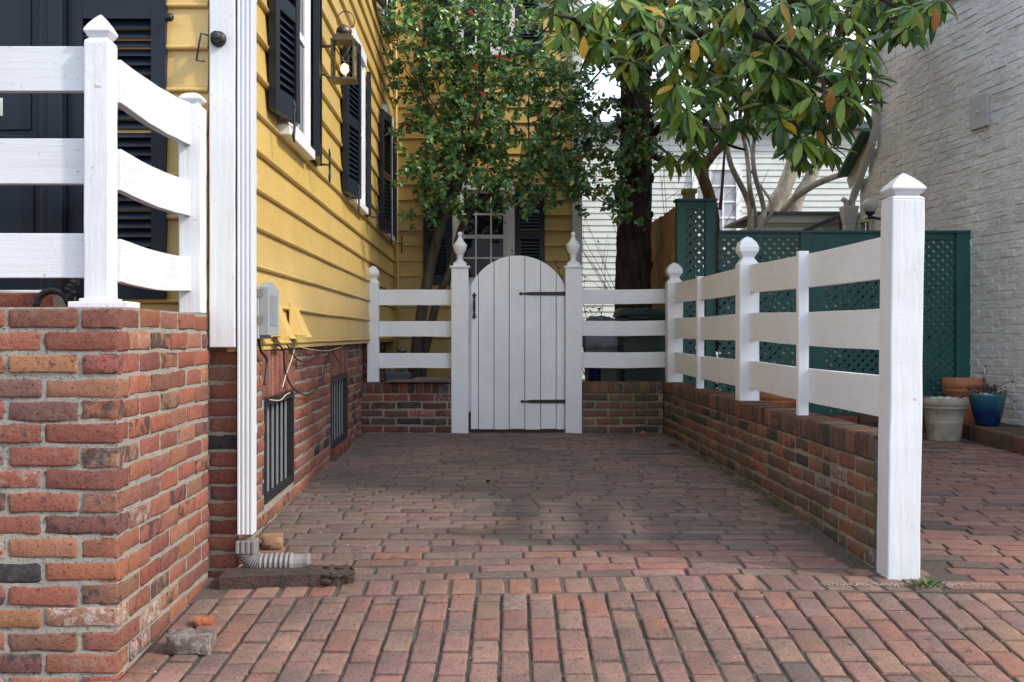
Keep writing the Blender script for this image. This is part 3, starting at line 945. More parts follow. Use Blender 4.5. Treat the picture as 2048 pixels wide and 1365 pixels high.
def place_shutter(a, b, z0, h, dog=True, mid=.46):
    """shutter from ground point a to b, its outer face to the right-hand side of a->b viewed from above"""
    a = Vector((a[0], a[1], 0)); b = Vector((b[0], b[1], 0)); u = (b - a).normalized(); w = (b - a).length
    nrm = Vector((u.y, -u.x, 0))     # outward
    mb = shutter_mesh(w, h, mid=mid)
    m = Matrix(((u.x, -nrm.x, 0, a.x), (u.y, -nrm.y, 0, a.y), (0, 0, 1, z0), (0, 0, 0, 1)))
    mb.v = [tuple(m @ Vector(q)) for q in mb.v]
    s = mb.build('shutter', NAVY, hs)
    if dog:
        mb = MB(); c = a.lerp(b, .28) + nrm * .03
        def q(du, dn, dz): 
            k = c + u * du + nrm * dn; return (k.x, k.y, z0 + dz)
        mb.tube([q(0, -.03, -.03), q(0, .02, -.03)], .006, 6)
        mb.tube([q(-.01, .02, .055), q(.012, .022, .03), q(-.004, .022, 0), q(0, .022, -.03), q(.006, .022, -.07), q(-.012, .022, -.10), q(-.002, .022, -.13)], [.004, .007, .005, .008, .006, .009, .004], 6)
        mb.build('shutter_dog', BLACK, s)
    return s


SW = HX  # side wall
def side_window(y0, y1, z0, z1):
    mb = MB(); xo = SW + .052; xi = SW + .012
    cw = .05
    mb.box(xi, y0, z0, xo, y0 + cw, z1); mb.box(xi, y1 - cw, z0, xo, y1, z1); mb.box(xi, y0, z1, xo + .01, y1, z1 + .09)
    w = mb.build('window', TRIM, hs, bevel=.003)
    mb = MB(); mb.box(xi, y0 - .03, z0 - .05, xo + .02, y1 + .03, z0 - .001); mb.build('sill', TRIM, w, bevel=.003)
    mb = MB(); zm = (z0 + z1) / 2; a, b = y0 + cw, y1 - cw
    for (s0, s1, t0, t1) in ((a, a + .04, z0, z1), (b - .04, b, z0, z1), (a + .04, b - .04, z0, z0 + .06), (a + .04, b - .04, z1 - .04, z1), (a + .04, b - .04, zm - .02, zm + .02)):
        mb.box(xi, s0, t0, SW + .036, s1, t1)
    for k in (1, 2): mb.box(xi, a + (b - a) * k / 3 - .008, z0 + .06, SW + .033, a + (b - a) * k / 3 + .008, zm - .02); mb.box(xi, a + (b - a) * k / 3 - .008, zm + .02, SW + .033, a + (b - a) * k / 3 + .008, z1 - .04)
    mb.build('sash', TRIM, w)
    mb = MB(); mb.box(xi, a, z0, SW + .028, b, z1); mb.build('pane', GLASS, w)
    return w


for (s0, s1, wy0, wy1, t0, t1) in ((4.87, 5.215, 5.17, 5.87, 5.96, 6.31), (7.38, 7.79, 7.76, 8.55, 8.64, 9.02), (9.96, 10.32, 10.34, 11.08, 11.2, 11.5)):
    side_window(wy0, wy1, 1.99, 3.08)
    d = .075
    place_shutter((SW + .058, s0), (SW + .105, s1), 2.0 if s0 < 7 else 1.965, 1.085)
    place_shutter((SW + .085, t0), (SW + .048, t1), 1.97, 1.10)
# upper storey windows of the side wall
for (s0, s1, wy0, wy1, t0, t1) in ((4.87, 5.215, 5.17, 5.87, 5.96, 6.31), (9.45, 9.8, 9.85, 10.5, 10.6, 10.95)):
    side_window(wy0, wy1, 3.92, 5.2)
    place_shutter((SW + .058, s0), (SW + .105, s1), 3.9, 1.3)
    place_shutter((SW + .085, t0), (SW + .048, t1), 3.9, 1.3)


def rear_window(x0, x1, z0, z1, sh, dog=True):
    yo = RY - .055; yi = RY - .012; cw = .09
    mb = MB()
    mb.box(x0, yo, z0, x0 + cw, yi, z1); mb.box(x1 - cw, yo, z0, x1, yi, z1); mb.box(x0, yo - .008, z1, x1, yi, z1 + .09)
    w = mb.build('window', TRIM, hs, bevel=.003)
    mb = MB(); mb.box(x0 - .02, yo - .02, z0 - .05, x1 + .02, yi, z0 - .001); mb.build('sill', TRIM, w, bevel=.003)
    a, b = x0 + cw, x1 - cw; zm = z0 + (z1 - z0) * .5
    mb = MB()
    for (s0, s1, t0, t1) in ((a, a + .03, z0, z1), (b - .03, b, z0, z1), (a + .03, b - .03, z0, z0 + .06), (a + .03, b - .03, z1 - .035, z1), (a + .03, b - .03, zm - .02, zm + .02)):
        mb.box(s0, RY - .04, t0, s1, yi, t1)
    for k in (1, 2):
        xx = a + (b - a) * k / 3
        mb.box(xx - .009, RY - .037, z0 + .06, xx + .009, yi, zm - .02); mb.box(xx - .009, RY - .037, zm + .02, xx + .009, yi, z1 - .035)
    for (lo_, hi_) in ((z0 + .06, zm - .02), (zm + .02, z1 - .035)):
        zz = (lo_ + hi_) / 2
        for k in range(3):
            mb.box(a + (b - a) * k / 3 + .0095 + (.02 if k == 0 else 0), RY - .035, zz - .009, a + (b - a) * (k + 1) / 3 - .0095 - (.02 if k == 2 else 0), yi, zz + .009)
    mb.build('sash', TRIM, w)
    mb = MB(); mb.box(a, RY - .03, z0, b, yi, z1); mb.build('pane', GLASS, w)
    for (sa, sb) in sh:
        place_shutter((sa, RY - .045), (sb, RY - .045), z0 - .02, z1 - z0 + .06, dog, .5)


xr = lambda p: X(p, RY)
rear_window(xr(905), xr(1029), 1.555, 2.54, ((xr(847), xr(903)), (xr(1031), xr(1089))))
rear_window(xr(905), xr(1029), 4.02, 5.3, ((xr(847), xr(903)), (xr(1031), xr(1086))))

# front door zone
FY = HY - .03
dr_y = HY - .02
mb = MB()
xd = lambda p: X(p, FY)
mb.box(-3.1, FY - .005, 1.15, xd(89), FY + .02, 3.4)
dr = mb.build('front_door', NAVY, hs)
mb = MB()
for (a, b, c, d_) in ((-2.6, xd(70), 1.24, Z(360, FY)), (-2.6, xd(76), Z(285, FY), Z(272, FY) + .0), (-2.6, xd(64), Z(262, FY), 2.35)):
    mb.box(a, FY - .012, c, b, FY - .0052, d_)
mb.build('door_panel', NAVY, dr, bevel=.004)
mb = MB(); mb.box(X(-14, FY), FY - .016, Z(234, FY), X(9, FY), FY - .0125, Z(198, FY)); mb.box(X(-11, FY), FY - .02, Z(230, FY), X(5, FY), FY - .0162, Z(203, FY))
mb.build('letter_plate', plain('nickel', (.55, .53, .47), .35, .9, .1), dr, bevel=.001)
mb = MB()
mb.box(xd(89) + .001, FY - .05, 1.15, xd(107), FY + .02, 3.4); mb.box(xd(107) + .001, FY - .062, 1.15, xd(137) - .002, FY + .02, 3.4)
mb.build('door_frame', NAVY, hs, bevel=.004)
mb = MB(); mb.box(-3.2, FY - .10, 1.152, xd(112), FY + .015, 1.17); mb.build('threshold', TRIM, hs, bevel=.003)
place_shutter((xd(138), FY - .010), (xd(332), FY - .010), Z(597, FY), 1.45, False, .765)
# hardware on the front wall
mb = MB(); q = at(343, 39, HY - .03)
mb.tube([(q[0] - .03, HY - .005, q[2]), (q[0], HY - .05, q[2])], .007, 8); mb.ball((q[0], HY - .055, q[2]), .017, 8)
mb.build('shutter_catch', BLACK, hs)
q = at(400, 70, HY - .05)
mb = MB(); mb.tube([(q[0] + .03, HY - .04, q[2]), (q[0] + .005, HY - .055, q[2] + .004), (q[0] - .003, HY - .055, q[2] - .04), (q[0] - .012, HY - .055, q[2] - .10), (q[0] + .02, HY - .055, q[2] - .103)], .004, 6)
tag(mb.build('iron_hook', BLACK), 'thin rusty iron hook hanging at the edge of the white corner board', 'hook')
q = at(437, 79, HY - .05)
mb = MB(); mb.xf = Matrix.Translation((q[0], HY - .0465, q[2])) @ Matrix.Rotation(R(90), 4, 'X')
mb.lathe([(.030, 0), (.031, .008), (.026, .02), (.020, .022), (.0205, .05), (.016, .058), (.004, .06)], (0, 0, 0), 20)
tag(mb.build('button_light', BLACK), 'round black sensor button on the white corner board', 'sensor')

# ------------------------------------------------------------------ downspout
dw = thing('downspout', 'white ribbed downspout at the house corner with grey flexible outlet', 'downspout', (-.94, 4.33, .1))
ALU = paint('white_aluminium', (.62, .64, .67), .35, .05, (20, 20, 1), .0004)
DX0, DX1, DY = -.962, -.900, 4.218 + .0
DX0, DX1 = X(474.5, DY), X(505, DY)
mb = MB()
def ribs(x0, x1, y, n=3):
    pts = [(x0, y)]
    w = (x1 - x0); s = w / (2 * n + 1)
    for i in range(n):
        a = x0 + s * (2 * i + 1)
        pts += [(a, y), (a + s * .25, y + .006), (a + s * .75, y + .006), (a + s, y)]
    pts += [(x1, y)]
    return pts
sec = ribs(DX0, DX1, DY) + [(DX1, DY + .075), (DX0, DY + .075)]
mb.prism(sec, 'z', .235, 5.8)
mb.build('pipe', ALU, dw, bevel=.0015)
for z_ in (.62, 1.6, 2.3):
    mb = MB(); mb.box(DX0 - .002, DY + .076, z_, DX1 + .002, DY + .0775, z_ + .03)
    mb.build('strap', ALU, dw)
FLEX = plain('grey_flex_plastic', (.20, .185, .175), .5, 0, .12, 10)
mb = MB()
cx, cyy = (DX0 + DX1) / 2, DY + .038
sec2 = ribs(DX0 - .006, DX1 + .008, DY - .006) + [(DX1 + .008, DY + .082), (DX0 - .006, DY + .082)]
mb.prism(sec2, 'z', Z(1108, DY), Z(1083, DY))
ad = mb.build('adapter', FLEX, dw, bevel=.002)
mb = MB(); pts = []; rad = []
p0 = Vector((cx, cyy, Z(1107, DY))); 
z_end = G(4.25) + .075
for i in range(61):
    t = i / 60
    ang = min(1, t / .6) * R(84)
    rr = .062
    if t < .6: q = Vector((cx + rr * (1 - math.cos(ang)) * 1.0, cyy, p0.z - rr * math.sin(ang) * .8))
    else:
        qe = Vector((cx + rr * (1 - math.cos(R(84))), cyy, p0.z - rr * math.sin(R(84)) * .8)); q = qe + Vector(((t - .6) * .30, -(t - .6) * .02, (t - .6) * .015))
    pts.append(q); rad.append(.036 + (.006 if (i % 4) in (0, 1) else -.003))
mb.tube(pts, rad, 16, smooth=True)
e = pts[-1]
mb.build('flexible_elbow', FLEX, dw)
mb = MB(); mb.tube([e - Vector((.004, 0, 0)), e + Vector((.010, 0, 0)), e + Vector((.045, 0, .002)), e + Vector((.066, 0, .003)), e + Vector((.07, 0, .003))], [.041, .036, .033, .036, .030], 14, smooth=False)
mb.build('outlet', FLEX, dw)

# rotten splash board under the outlet
ROT = plain('rotten_wood', (.060, .036, .028), .9, 0, .5, 24, .012)
mb = MB()
bx0, bx1, by0, by1 = X(440, 4.12), X(706, 4.12), 4.10, 4.235
nx, ny = 26, 6
top = []; 
for j in range(ny + 1):
    for i in range(nx + 1):
        x_ = bx0 + (bx1 - bx0) * i / nx + (random.uniform(-.035, .01) if i == nx else 0); y_ = by0 + (by1 - by0) * j / ny + .02 * (i / nx)
        rot = max(0, (i - 15) / 11)
        z_ = G(y_, x_) + .045 + random.uniform(-.001, .001) - (rot ** 2) * random.uniform(0, .028)
        top.append((x_, y_ + (random.uniform(-.012, .02) * rot if j in (0, ny) else 0), z_))
fcs = [(j * (nx + 1) + i, j * (nx + 1) + i + 1, (j + 1) * (nx + 1) + i + 1, (j + 1) * (nx + 1) + i) for j in range(ny) for i in range(nx)]
m = len(top)
bot = [(p[0], p[1], G(p[1], p[0]) - .01) for p in top]
ring = [i for i in range(nx + 1)] + [j * (nx + 1) + nx for j in range(1, ny + 1)] + [ny * (nx + 1) + i for i in range(nx - 1, -1, -1)] + [j * (nx + 1) for j in range(ny - 1, 0, -1)]
for k in range(len(ring)):
    a, b = ring[k], ring[(k + 1) % len(ring)]; fcs.append((b, a, a + m, b + m))
mb.add(top + bot, fcs)
for k in range(20):
    q = random.uniform(.62, 1.0); xx = bx0 + (bx1 - bx0) * q; yy = random.choice([by0 + random.uniform(-.01, .03), by1 + random.uniform(-.03, .02)])
    mb.ball((xx, yy, G(yy, xx) + random.uniform(.015, .05)), random.uniform(.005, .014), 6, (1.8, 1, .8), smooth=False)
tag(mb.build('splash_board', ROT), 'rotten brown wooden board under the downspout outlet', 'board')

# loose bricks on the paving
def loose(px, py, y, w, h, d, ang, col, label, par=(.3, 0, .3)):
    mb = MB(); x_ = X(px, y); z_ = G(y, x_)
    u = Vector((math.cos(ang), math.sin(ang), 0)); v = Vector((0, 0, 1)); n = Vector((u.y, -u.x, 0))
    mb.brick(Vector((x_, y, z_ - .002)), u, v, n, w, h, d, col, par, jo=.007, jf=.004, rnd=.012)
    k = len(mb.v)
    # top cap of the brick
    mb.brick(Vector((x_, y, z_ + h - .006)) + u * .004 + n * -.004, u, -n, v, w - .008, d - .008, .004, col, par, jo=.004, jf=.004, rnd=.006)
    return tag(mb.build('loose_brick', BRK_PIER), label, 'brick')
loose(330, 1300, 3.40, .135, .06, .09, -.05, (.16, .12, .10), 'greyish broken brick on the sidewalk at the stoop corner', (.5, 0, .1))
loose(386, 1245, 3.66, .065, .028, .05, .2, (.42, .12, .05), 'small orange brick chip behind the greyish broken brick')
loose(524, 1100, 4.58, .085, .062, .085, .15, (.34, .17, .08), 'orange brick fragment between the downspout and the basement wall')

# ------------------------------------------------------------------ utility things on the wall
mt = thing('utility_box', 'grey plastic utility box low on the yellow wall beside the downspout', 'utility box', (SW + .03, 4.65, 1.1))
ux0, ux1 = SW + .03, SW + .088; uy0, uy1 = 4.54, 4.775
mb = MB(); mb.box(ux0, uy0 - .012, .985, ux0 + .022, uy1 + .012, 1.205); mb.build('back_plate', GREY, mt, bevel=.004)
mb = MB(); mb.box(ux0 + .0225, uy0, 1.0, ux1, uy1, 1.20)
arc = [(uy0 + .02 + (uy1 - uy0 - .04) * .0, 1.2005)] 
mb.prism([(uy0 + .015, 1.2005), (uy1 - .015, 1.2005), (uy1 - .03, 1.215), ((uy0 + uy1) / 2, 1.226), (uy0 + .03, 1.215)], 'x', ux0 + .0225, ux1 - .008)
for k in range(5): mb.box(ux1 + .0005, uy0 + .05 + k * .03, 1.04, ux1 + .004, uy0 + .062 + k * .03, 1.17)
mb.build('cover', GREY, mt, bevel=.008)
mb = MB()
clipm = plain('grey_clip', (.18, .2, .21), .5)
for z_ in (1.05, 1.16):
    mb = MB(); mb.box(ux0 + .01, uy0 - .016, z_, ux0 + .04, uy0 - .0125, z_ + .03); mb.build('clip', clipm, mt)
for (ya, yb, z0, z1, lab) in ((4.95, 5.12, .995, 1.155, 'yellow painted vent hood next to the grey utility box'), (5.42, 5.60, 1.0, 1.15, 'yellow painted vent hood standing alone on the lowest clapboard')):
    x0 = SW + .022; mb = MB(); d_ = .075
    v = [(x0, ya, z0), (x0 + d_, ya + .01, z0 + .0), (x0 + .006, ya + .02, z1), (x0, ya + .02, z1), (x0, yb, z0), (x0 + d_, yb - .01, z0), (x0 + .006, yb - .02, z1), (x0, yb - .02, z1)]
    mb.add(v, [(0, 1, 2, 3), (7, 6, 5, 4), (1, 5, 6, 2), (2, 6, 7, 3)])
    mb.add([(x0 + d_ - .002, ya + .008, z0 - .012), (x0 + d_ + .01, ya + .008, z0 - .010), (x0 + d_ + .01, yb - .008, z0 - .010), (x0 + d_ - .002, yb - .008, z0 - .012), (x0 + d_ - .004, ya + .008, z0), (x0 + d_ + .001, ya + .008, z0 + .004), (x0 + d_ + .001, yb - .008, z0 + .004), (x0 + d_ - .004, yb - .008, z0)], [(0, 1, 2, 3)[::-1], (4, 5, 6, 7), (0, 1, 5, 4), (1, 2, 6, 5), (2, 3, 7, 6), (3, 0, 4, 7)])
    mb.box(x0 - .003, ya - .012, z0 - .004, x0 + .004, yb + .012, z1 + .012)
    tag(mb.build('vent_hood', YELLOW), lab, 'vent')

CABB = plain('black_cable', (.012, .012, .013), .5); CABW = plain('pale_cable', (.55, .50, .36), .6)
def cable(pxs, mat, label, r=None, out=.03):
    r = r or (.0042 if mat is CABB else .0026)
    mb = MB(); pts = []
    for (px, py) in pxs:
        xw = FX0 + out
        y = F * (-xw) / (CX - px)
        for _ in range(3):
            xw = FX(y) + out; y = F * (-xw) / (CX - px)
        pts.append(Vector((xw, y, Z(py, y))))
    res = []
    n = len(pts)
    for i in range(n - 1):
        p0 = pts[max(i - 1, 0)]; p1 = pts[i]; p2 = pts[i + 1]; p3 = pts[min(i + 2, n - 1)]
        for k in range(6):
            t = k / 6
            res.append(.5 * ((2 * p1) + (p2 - p0) * t + (2 * p0 - 5 * p1 + 4 * p2 - p3) * t * t + (3 * p1 - p0 - 3 * p2 + p3) * t ** 3))
    res.append(pts[-1])
    mb.tube(res, r, 6)
    return tag(mb.build('cable', mat), label, 'cable', 'loose cables under the siding')
cable([(552, 690), (566, 700), (571, 745), (585, 775), (605, 789), (622, 788), (640, 768), (652, 730), (660, 695)], CABB, 'black cable hanging lowest in a long loop over the brick foundation')
cable([(575, 690), (590, 715), (607, 724), (625, 720), (642, 705), (656, 688)], CABB, 'black cable in a shallow loop directly below the yellow siding')
cable([(660, 690), (668, 708), (680, 726), (692, 729)], CABB, 'black cable end curving down near the farther basement window')
cable([(516, 672), (521, 700), (529, 712), (534, 722), (532, 745), (529, 770)], CABB, 'black cable dropping from the grey utility box', .006)
cable([(591, 686), (583, 720), (572, 750), (565, 775)], CABW, 'pale cable hanging slanted to the nearer basement window')
cable([(588, 686), (600, 694), (625, 700), (655, 702), (680, 695), (695, 684)], CABW, 'pale cable drooping along the underside of the siding')
cable([(540, 800), (560, 801), (572, 790), (580, 786)], CABW, 'short pale cable along the top of the nearer basement window')

# lantern
lx, ly = SW + .165, 6.30
lxx = X(688, ly)
ln_ = thing('wall_lantern', 'lit black metal carriage lantern on the yellow wall', 'lantern', (SW + .02, ly, 2.5))
BRASS = plain('aged_brass', (.13, .105, .07), .4, .6, .35, 20)
zb, zt = Z(160, ly), Z(86, ly); hw = .062
mb = MB()
for (sx, sy) in ((-1, -1), (1, -1), (1, 1), (-1, 1)):
    mb.beam((lxx + sx * hw, ly + sy * hw, zb), (lxx + sx * hw, ly + sy * hw, zt), .011, .011)
mb.box(lxx - hw - .01, ly - hw - .01, zb - .012, lxx + hw + .01, ly + hw + .01, zb)
mb.box(lxx - hw - .008, ly - hw - .008, zt, lxx + hw + .008, ly + hw + .008, zt + .008)
mb.lathe([(hw * .98, .008), (hw * .95, .022), (hw * .55, .05), (.03, .058)], (lxx, ly, zt), square=True)
for s in (-1, 1):   # crossed wire guard
    mb.tube([(lxx - hw, ly + s * hw, zb + .01), (lxx + hw, ly + s * hw, zt - .01)], .002, 5); mb.tube([(lxx + hw, ly + s * hw, zb + .01), (lxx - hw, ly + s * hw, zt - .01)], .002, 5)
mb.build('cage', BRASS, ln_)
mb = MB(); mb.lathe([(.042, .05), (.046, .06), (.044, .075), (.034, .09), (.016, .10), (.008, .105)], (lxx, ly, zt), 16); mb.build('dome_cap', BRASS, ln_)
mb = MB(); ring = []
for i in range(25):
    a = math.pi * (1.15 - 1.42 * i / 24)
    ring.append((lxx + .05 * math.cos(a) + .01, ly, zt + .125 + .055 * math.sin(a)))
mb.tube(ring, .0035, 6); mb.tube([(lxx, ly, zt + .10), (lxx, ly, zt + .075)], .005, 6); mb.build('ring', BRASS, ln_)
mb = MB(); mb.tube([(SW + .02, ly, zt - .02), (lxx - hw, ly, zt - .02)], .009, 8); mb.box(SW + .022, ly - .04, zt - .10, SW + .034, ly + .04, zt + .05); mb.tube([(SW + .03, ly, zb + .04), (lxx - hw, ly, zb + .005)], .006, 6); mb.build('bracket', BRASS, ln_)
tg = NT('lantern_glass'); tg.b.inputs['Transmission Weight'].default_value = 1; tg.b.inputs['IOR'].default_value = 1.05
tg.finish((.97, .88, .68), .05)
mb = MB()
for (a, b) in (((-hw, -hw), (hw, -hw)), ((hw, -hw), (hw, hw)), ((hw, hw), (-hw, hw)), ((-hw, hw), (-hw, -hw))):
    mb.add([(lxx + a[0] * .97, ly + a[1] * .97, zb), (lxx + b[0] * .97, ly + b[1] * .97, zb), (lxx + b[0] * .97, ly + b[1] * .97, zt), (lxx + a[0] * .97, ly + a[1] * .97, zt)], [(0, 1, 2, 3)])
mb.build('glass', tg.m, ln_)
em = NT('lamp_glow'); em.b.inputs['Emission Color'].default_value = (1, .80, .42, 1); em.b.inputs['Emission Strength'].default_value = 2.2
mb = MB(); mb.ball((lxx + .005, ly, zb + .062), .024, 12, (1, 1, 1.25)); mb.build('bulb', em.m, ln_)
mb = MB(); mb.tube([(lxx + .005, ly, zb), (lxx + .005, ly, zb + .036)], .010, 8); mb.build('socket', plain('candle', (.6, .55, .4), .5), ln_)

# boot scraper
bs = thing('boot_scraper', 'black cast iron boot scraper beside the railing post on the stoop', 'boot scraper', (X(135, 3.62), 3.62, 1.085))
mb = MB(); sx, sy = X(136, 3.62), 3.62
arc = [(sx - .05 + .055 * math.cos(a), sy, 1.092 + .055 * math.sin(a)) for a in [math.pi * (1 - i / 12) for i in range(13)]]
mb.tube(arc, .012, 8); mb.build('tray_arch', BLACK, bs)
mb = MB()
for k in range(9):
    z_ = 1.09 + k * .012
    mb.ball((sx + .012 + .008 * math.sin(k * 2.1), sy - .01, z_), .016 - .0006 * k, 7, smooth=False)
mb.tube([(sx + .01, sy, 1.085), (sx - .004, sy, 1.14), (sx + .016, sy, 1.18), (sx - .012, sy, 1.19)], [.012, .010, .010, .006], 7)
mb.box(sx - .03, sy - .01, 1.165, sx + .035, sy + .01, 1.185)
mb.build('upright', BLACK, bs)

# slab on the low wall, gas pipes
mb = MB(); v = []
sl = [(775, 769), (810, 757), (842, 757), (904, 757), (904, 766), (842, 769)]
mb.prism([(XG(777), GY - .17), (XG(903), GY - .17), (XG(903), GY + .13), (XG(790), GY + .13)], 'z', .6135, .628)
mb.prism([(XG(828), GY - .174), (XG(902), GY - .174), (XG(902), GY + .12), (XG(835), GY + .12)], 'z', .629, .645)
tag(mb.build('stone_slab', plain('brown_slab', (.13, .10, .085), .8, 0, .3, 10, .003)), 'thin brown stone slabs lying on the low wall left of the gate', 'slab')
gp_ = thing('gas_meter', 'grey gas meter pipes behind the fence by the yellow house', 'gas meter', (X(795, 10.2), 10.2, .2))
mb = MB(); gx = X(783, 10.2)
mb.tube([(gx, 10.2, .2), (gx, 10.2, .78)], .02, 8); mb.tube([(gx, 10.2, .74), (gx + .08, 10.2, .82), (gx + .10, 10.2, .70)], .018, 8); mb.ball((gx + .10, 10.2, .86), .05, 10, (1, 1, .7)); mb.tube([(gx + .1, 10.2, .86), (gx + .1, 10.2, .5)], .02, 8)
mb.build('pipework', plain('grey_pipe', (.16, .17, .18), .5, .3), gp_)
mb = MB(); mb.box(gx - .06, 10.16, .45, gx + .18, 10.3, .66); mb.build('meter_body', plain('meter_grey', (.10, .14, .17), .5), gp_, bevel=.02)
# conduit in the corner of the two yellow walls
mb = MB(); mb.tube([(X(795, 11.6), 11.62, .4), (X(795, 11.6), 11.62, 1.55), (X(793, 11.6), 11.63, 2.0), (X(789, 11.6), 11.64, 6)], .016, 8); mb.box(X(780, 11.6), 11.56, 1.36, X(801, 11.6), 11.66, 1.42)
tag(mb.build('conduit', YELLOW), 'yellow painted conduit running up the inner corner of the house', 'conduit')

# ------------------------------------------------------------------ white painted brick neighbour
nb = thing('brick_house', 'white painted brick house along the alley', 'house', (4.4, 8, 0))
NYa = 3.65
NXa = 5.04 - .096 * NYa
ndir = Vector((-.096, 1, 0)).normalized(); nn = Vector((-ndir.y, ndir.x, 0))
no = Vector((NXa, NYa, 0)); NL = (11.15 - NYa) / ndir.y
mb = MB()
PALW = [(1, 1, 1)]
nwin = ((11.35 - 4.0, 11.62 - 4.0, 1.55, 1.95),)
brick_run(mb, no, ndir, NL, .0, 76, PALW, 0, n=nn, d=.012, lo=True, ch=.0675, wob=.004, dark=0, push=.004, mrec=.003, joint=.0095, jo=.006, jf=.003)
for i in range(len(mb.f)): mb.f[i] = mb.f[i][::-1]
def npt(s, dn, z):
    q = no + ndir * s + nn * dn; return (q.x, q.y, z)
# upper part and rear low part
def nquad(s0, s1, z0, z1, dn=0):
    mb.add([npt(s0, dn, z0), npt(s1, dn, z0), npt(s1, dn, z1), npt(s0, dn, z1)], [(3, 2, 1, 0)])
nquad(0, NL, 76 * .0675, 5.5, .002)
m0 = len(mb.f)
o2 = no + ndir * NL
for (sa, sb, nc, ho) in ((0, .20, 43, ((.09, .5, 1.70, 2.2),)), (.20, .40, 39, ((-.1, .17, 1.70, 2.2),)), (.40, .70, 34, ())):
    brick_run(mb, o2 + ndir * sa, ndir, sb - sa, 0, nc, PALW, 0, n=nn, d=.012, lo=True, ch=.0675, dark=0, holes=ho, push=.004, mrec=.002)
for i in range(m0, len(mb.f)): mb.f[i] = mb.f[i][::-1]
# front, back, far walls
b0 = no; b1 = no + Vector((5, .48, 0)); c0 = no + ndir * NL; c1 = c0 + Vector((5, .48, 0))
for (p, q, zt_) in ((b0, b1, 5.5), (c0, c1, 5.5)):
    mb.add([(p.x, p.y, -.1), (q.x, q.y, -.1), (q.x, q.y, zt_), (p.x, p.y, zt_)], [(0, 1, 2, 3)])
mb.build('wall', WBRICK, nb)
mb = MB()
mb.add([npt(-.2, .3, 5.5), npt(NL + .2, .3, 5.5), tuple(Vector(npt(NL + .2, .3, 5.5)) + Vector((2.8, .2, 2.0))), tuple(Vector(npt(-.2, .3, 5.5)) + Vector((2.8, .2, 2.0))),
        npt(-.2, -5, 5.5), npt(NL + .2, -5, 5.5)], [(0, 1, 2, 3), (3, 2, 5, 4), (0, 3, 4), (1, 5, 2), (0, 4, 5, 1)])
mb.build('roof', ROOF, nb)
# rear lean-to: roof edge slopes down away
GUT = paint('pale_gutter_paint', (.50, .49, .44), .5, .1, (10, 10, 3), .001, dirt=(.3, .27, .2))
mb = MB()
A = Vector(npt(NL - .02, .10, Z(262, 11.15))); B = Vector(npt(NL + .56, .10, Z(352, 11.7))); mb.beam(A, B, .16, .03)
roofm = plain('green_roof_edge', (.05, .10, .08), .6)
mb.build('roof', roofm, nb)
dz = Vector((0, 0, .085)); mb = MB(); mb.beam(A - dz + Vector((.05, 0, 0)), B - dz + Vector((.05, 0, 0)), .03, .12); mb.build('rake_board', GUT, nb)
mb = MB()
mb.tube([npt(NL - .06, .05, 5.3), npt(NL - .06, .05, 3.2), npt(NL - .05, .052, 3.06), npt(NL + .0, .054, 2.94), npt(NL + .42, .054, 2.48), npt(NL + .47, .054, 2.42), npt(NL + .48, .054, 2.36)], [.038, .038, .040, .040, .040, .038, .035], 10)
mb.tube([npt(NL + .48, .16, 2.44), npt(NL + .48, .12, 2.42), npt(NL + .48, .10, 2.33)], [.03, .03, .03], 8)
mb.build('downpipe', GUT, nb)
mb = MB(); c = npt(NL + .48, .085, 2.17)
mb.lathe([(.05, -1.9), (.05, 0), (.055, .005), (.078, .17), (.078, .19)], c, square=True)
mb.build('hopper', GUT, nb)
mb = MB(); nq = [npt(NL + .08, -.06, 1.69), npt(NL + .39, -.06, 1.69), npt(NL + .39, -.06, 2.21), npt(NL + .08, -.06, 2.21)]
mb.add(nq, [(3, 2, 1, 0)]); mb.build('window', BLACK, nb)
mb = MB()
for (s0, s1, z0, z1) in ((.085, .125, 1.70, 2.17), (.335, .375, 1.70, 2.17), (.07, .385, 2.171, 2.21)):
    p = [npt(NL + s0, -.03, z0), npt(NL + s1, -.03, z0), npt(NL + s1, .03, z0), npt(NL + s0, .03, z0)]
    mb.add([*p, *[(q[0], q[1], z1) for q in p]], [(0, 1, 2, 3), (7, 6, 5, 4), (0, 4, 5, 1), (1, 5, 6, 2), (2, 6, 7, 3), (3, 7, 4, 0)])
mb.build('window_frame', plain('cream_frame', (.5, .47, .36), .6), nb)
# vent plate
mb = MB(); ya = 2200 * 5.04 / ((1946 - CX) + .096 * 2200); yb = 2200 * 5.04 / ((1980 - CX) + .096 * 2200)
def nyp(y, dn, z): return npt((y - NYa) / ndir.y, dn, z)
zz0, zz1 = Z(262, ya), Z(200, ya)
p = [nyp(yb, .004, zz0), nyp(ya, .004, zz0), nyp(ya, .028, zz0), nyp(yb, .028, zz0)]
mb.add([*p, *[(q[0], q[1], zz1) for q in p]], [(0, 1, 2, 3), (7, 6, 5, 4), (0, 4, 5, 1), (1, 5, 6, 2), (2, 6, 7, 3), (3, 7, 4, 0)])
mb.ball(nyp((ya + yb) / 2, .03, (zz0 + zz1) / 2), .018, 8)
tag(mb.build('access_plate', plain('grey_plate_paint', (.43, .44, .45), .5, 0, .08)), 'square grey painted cover plate on the white brick wall', 'cover plate')
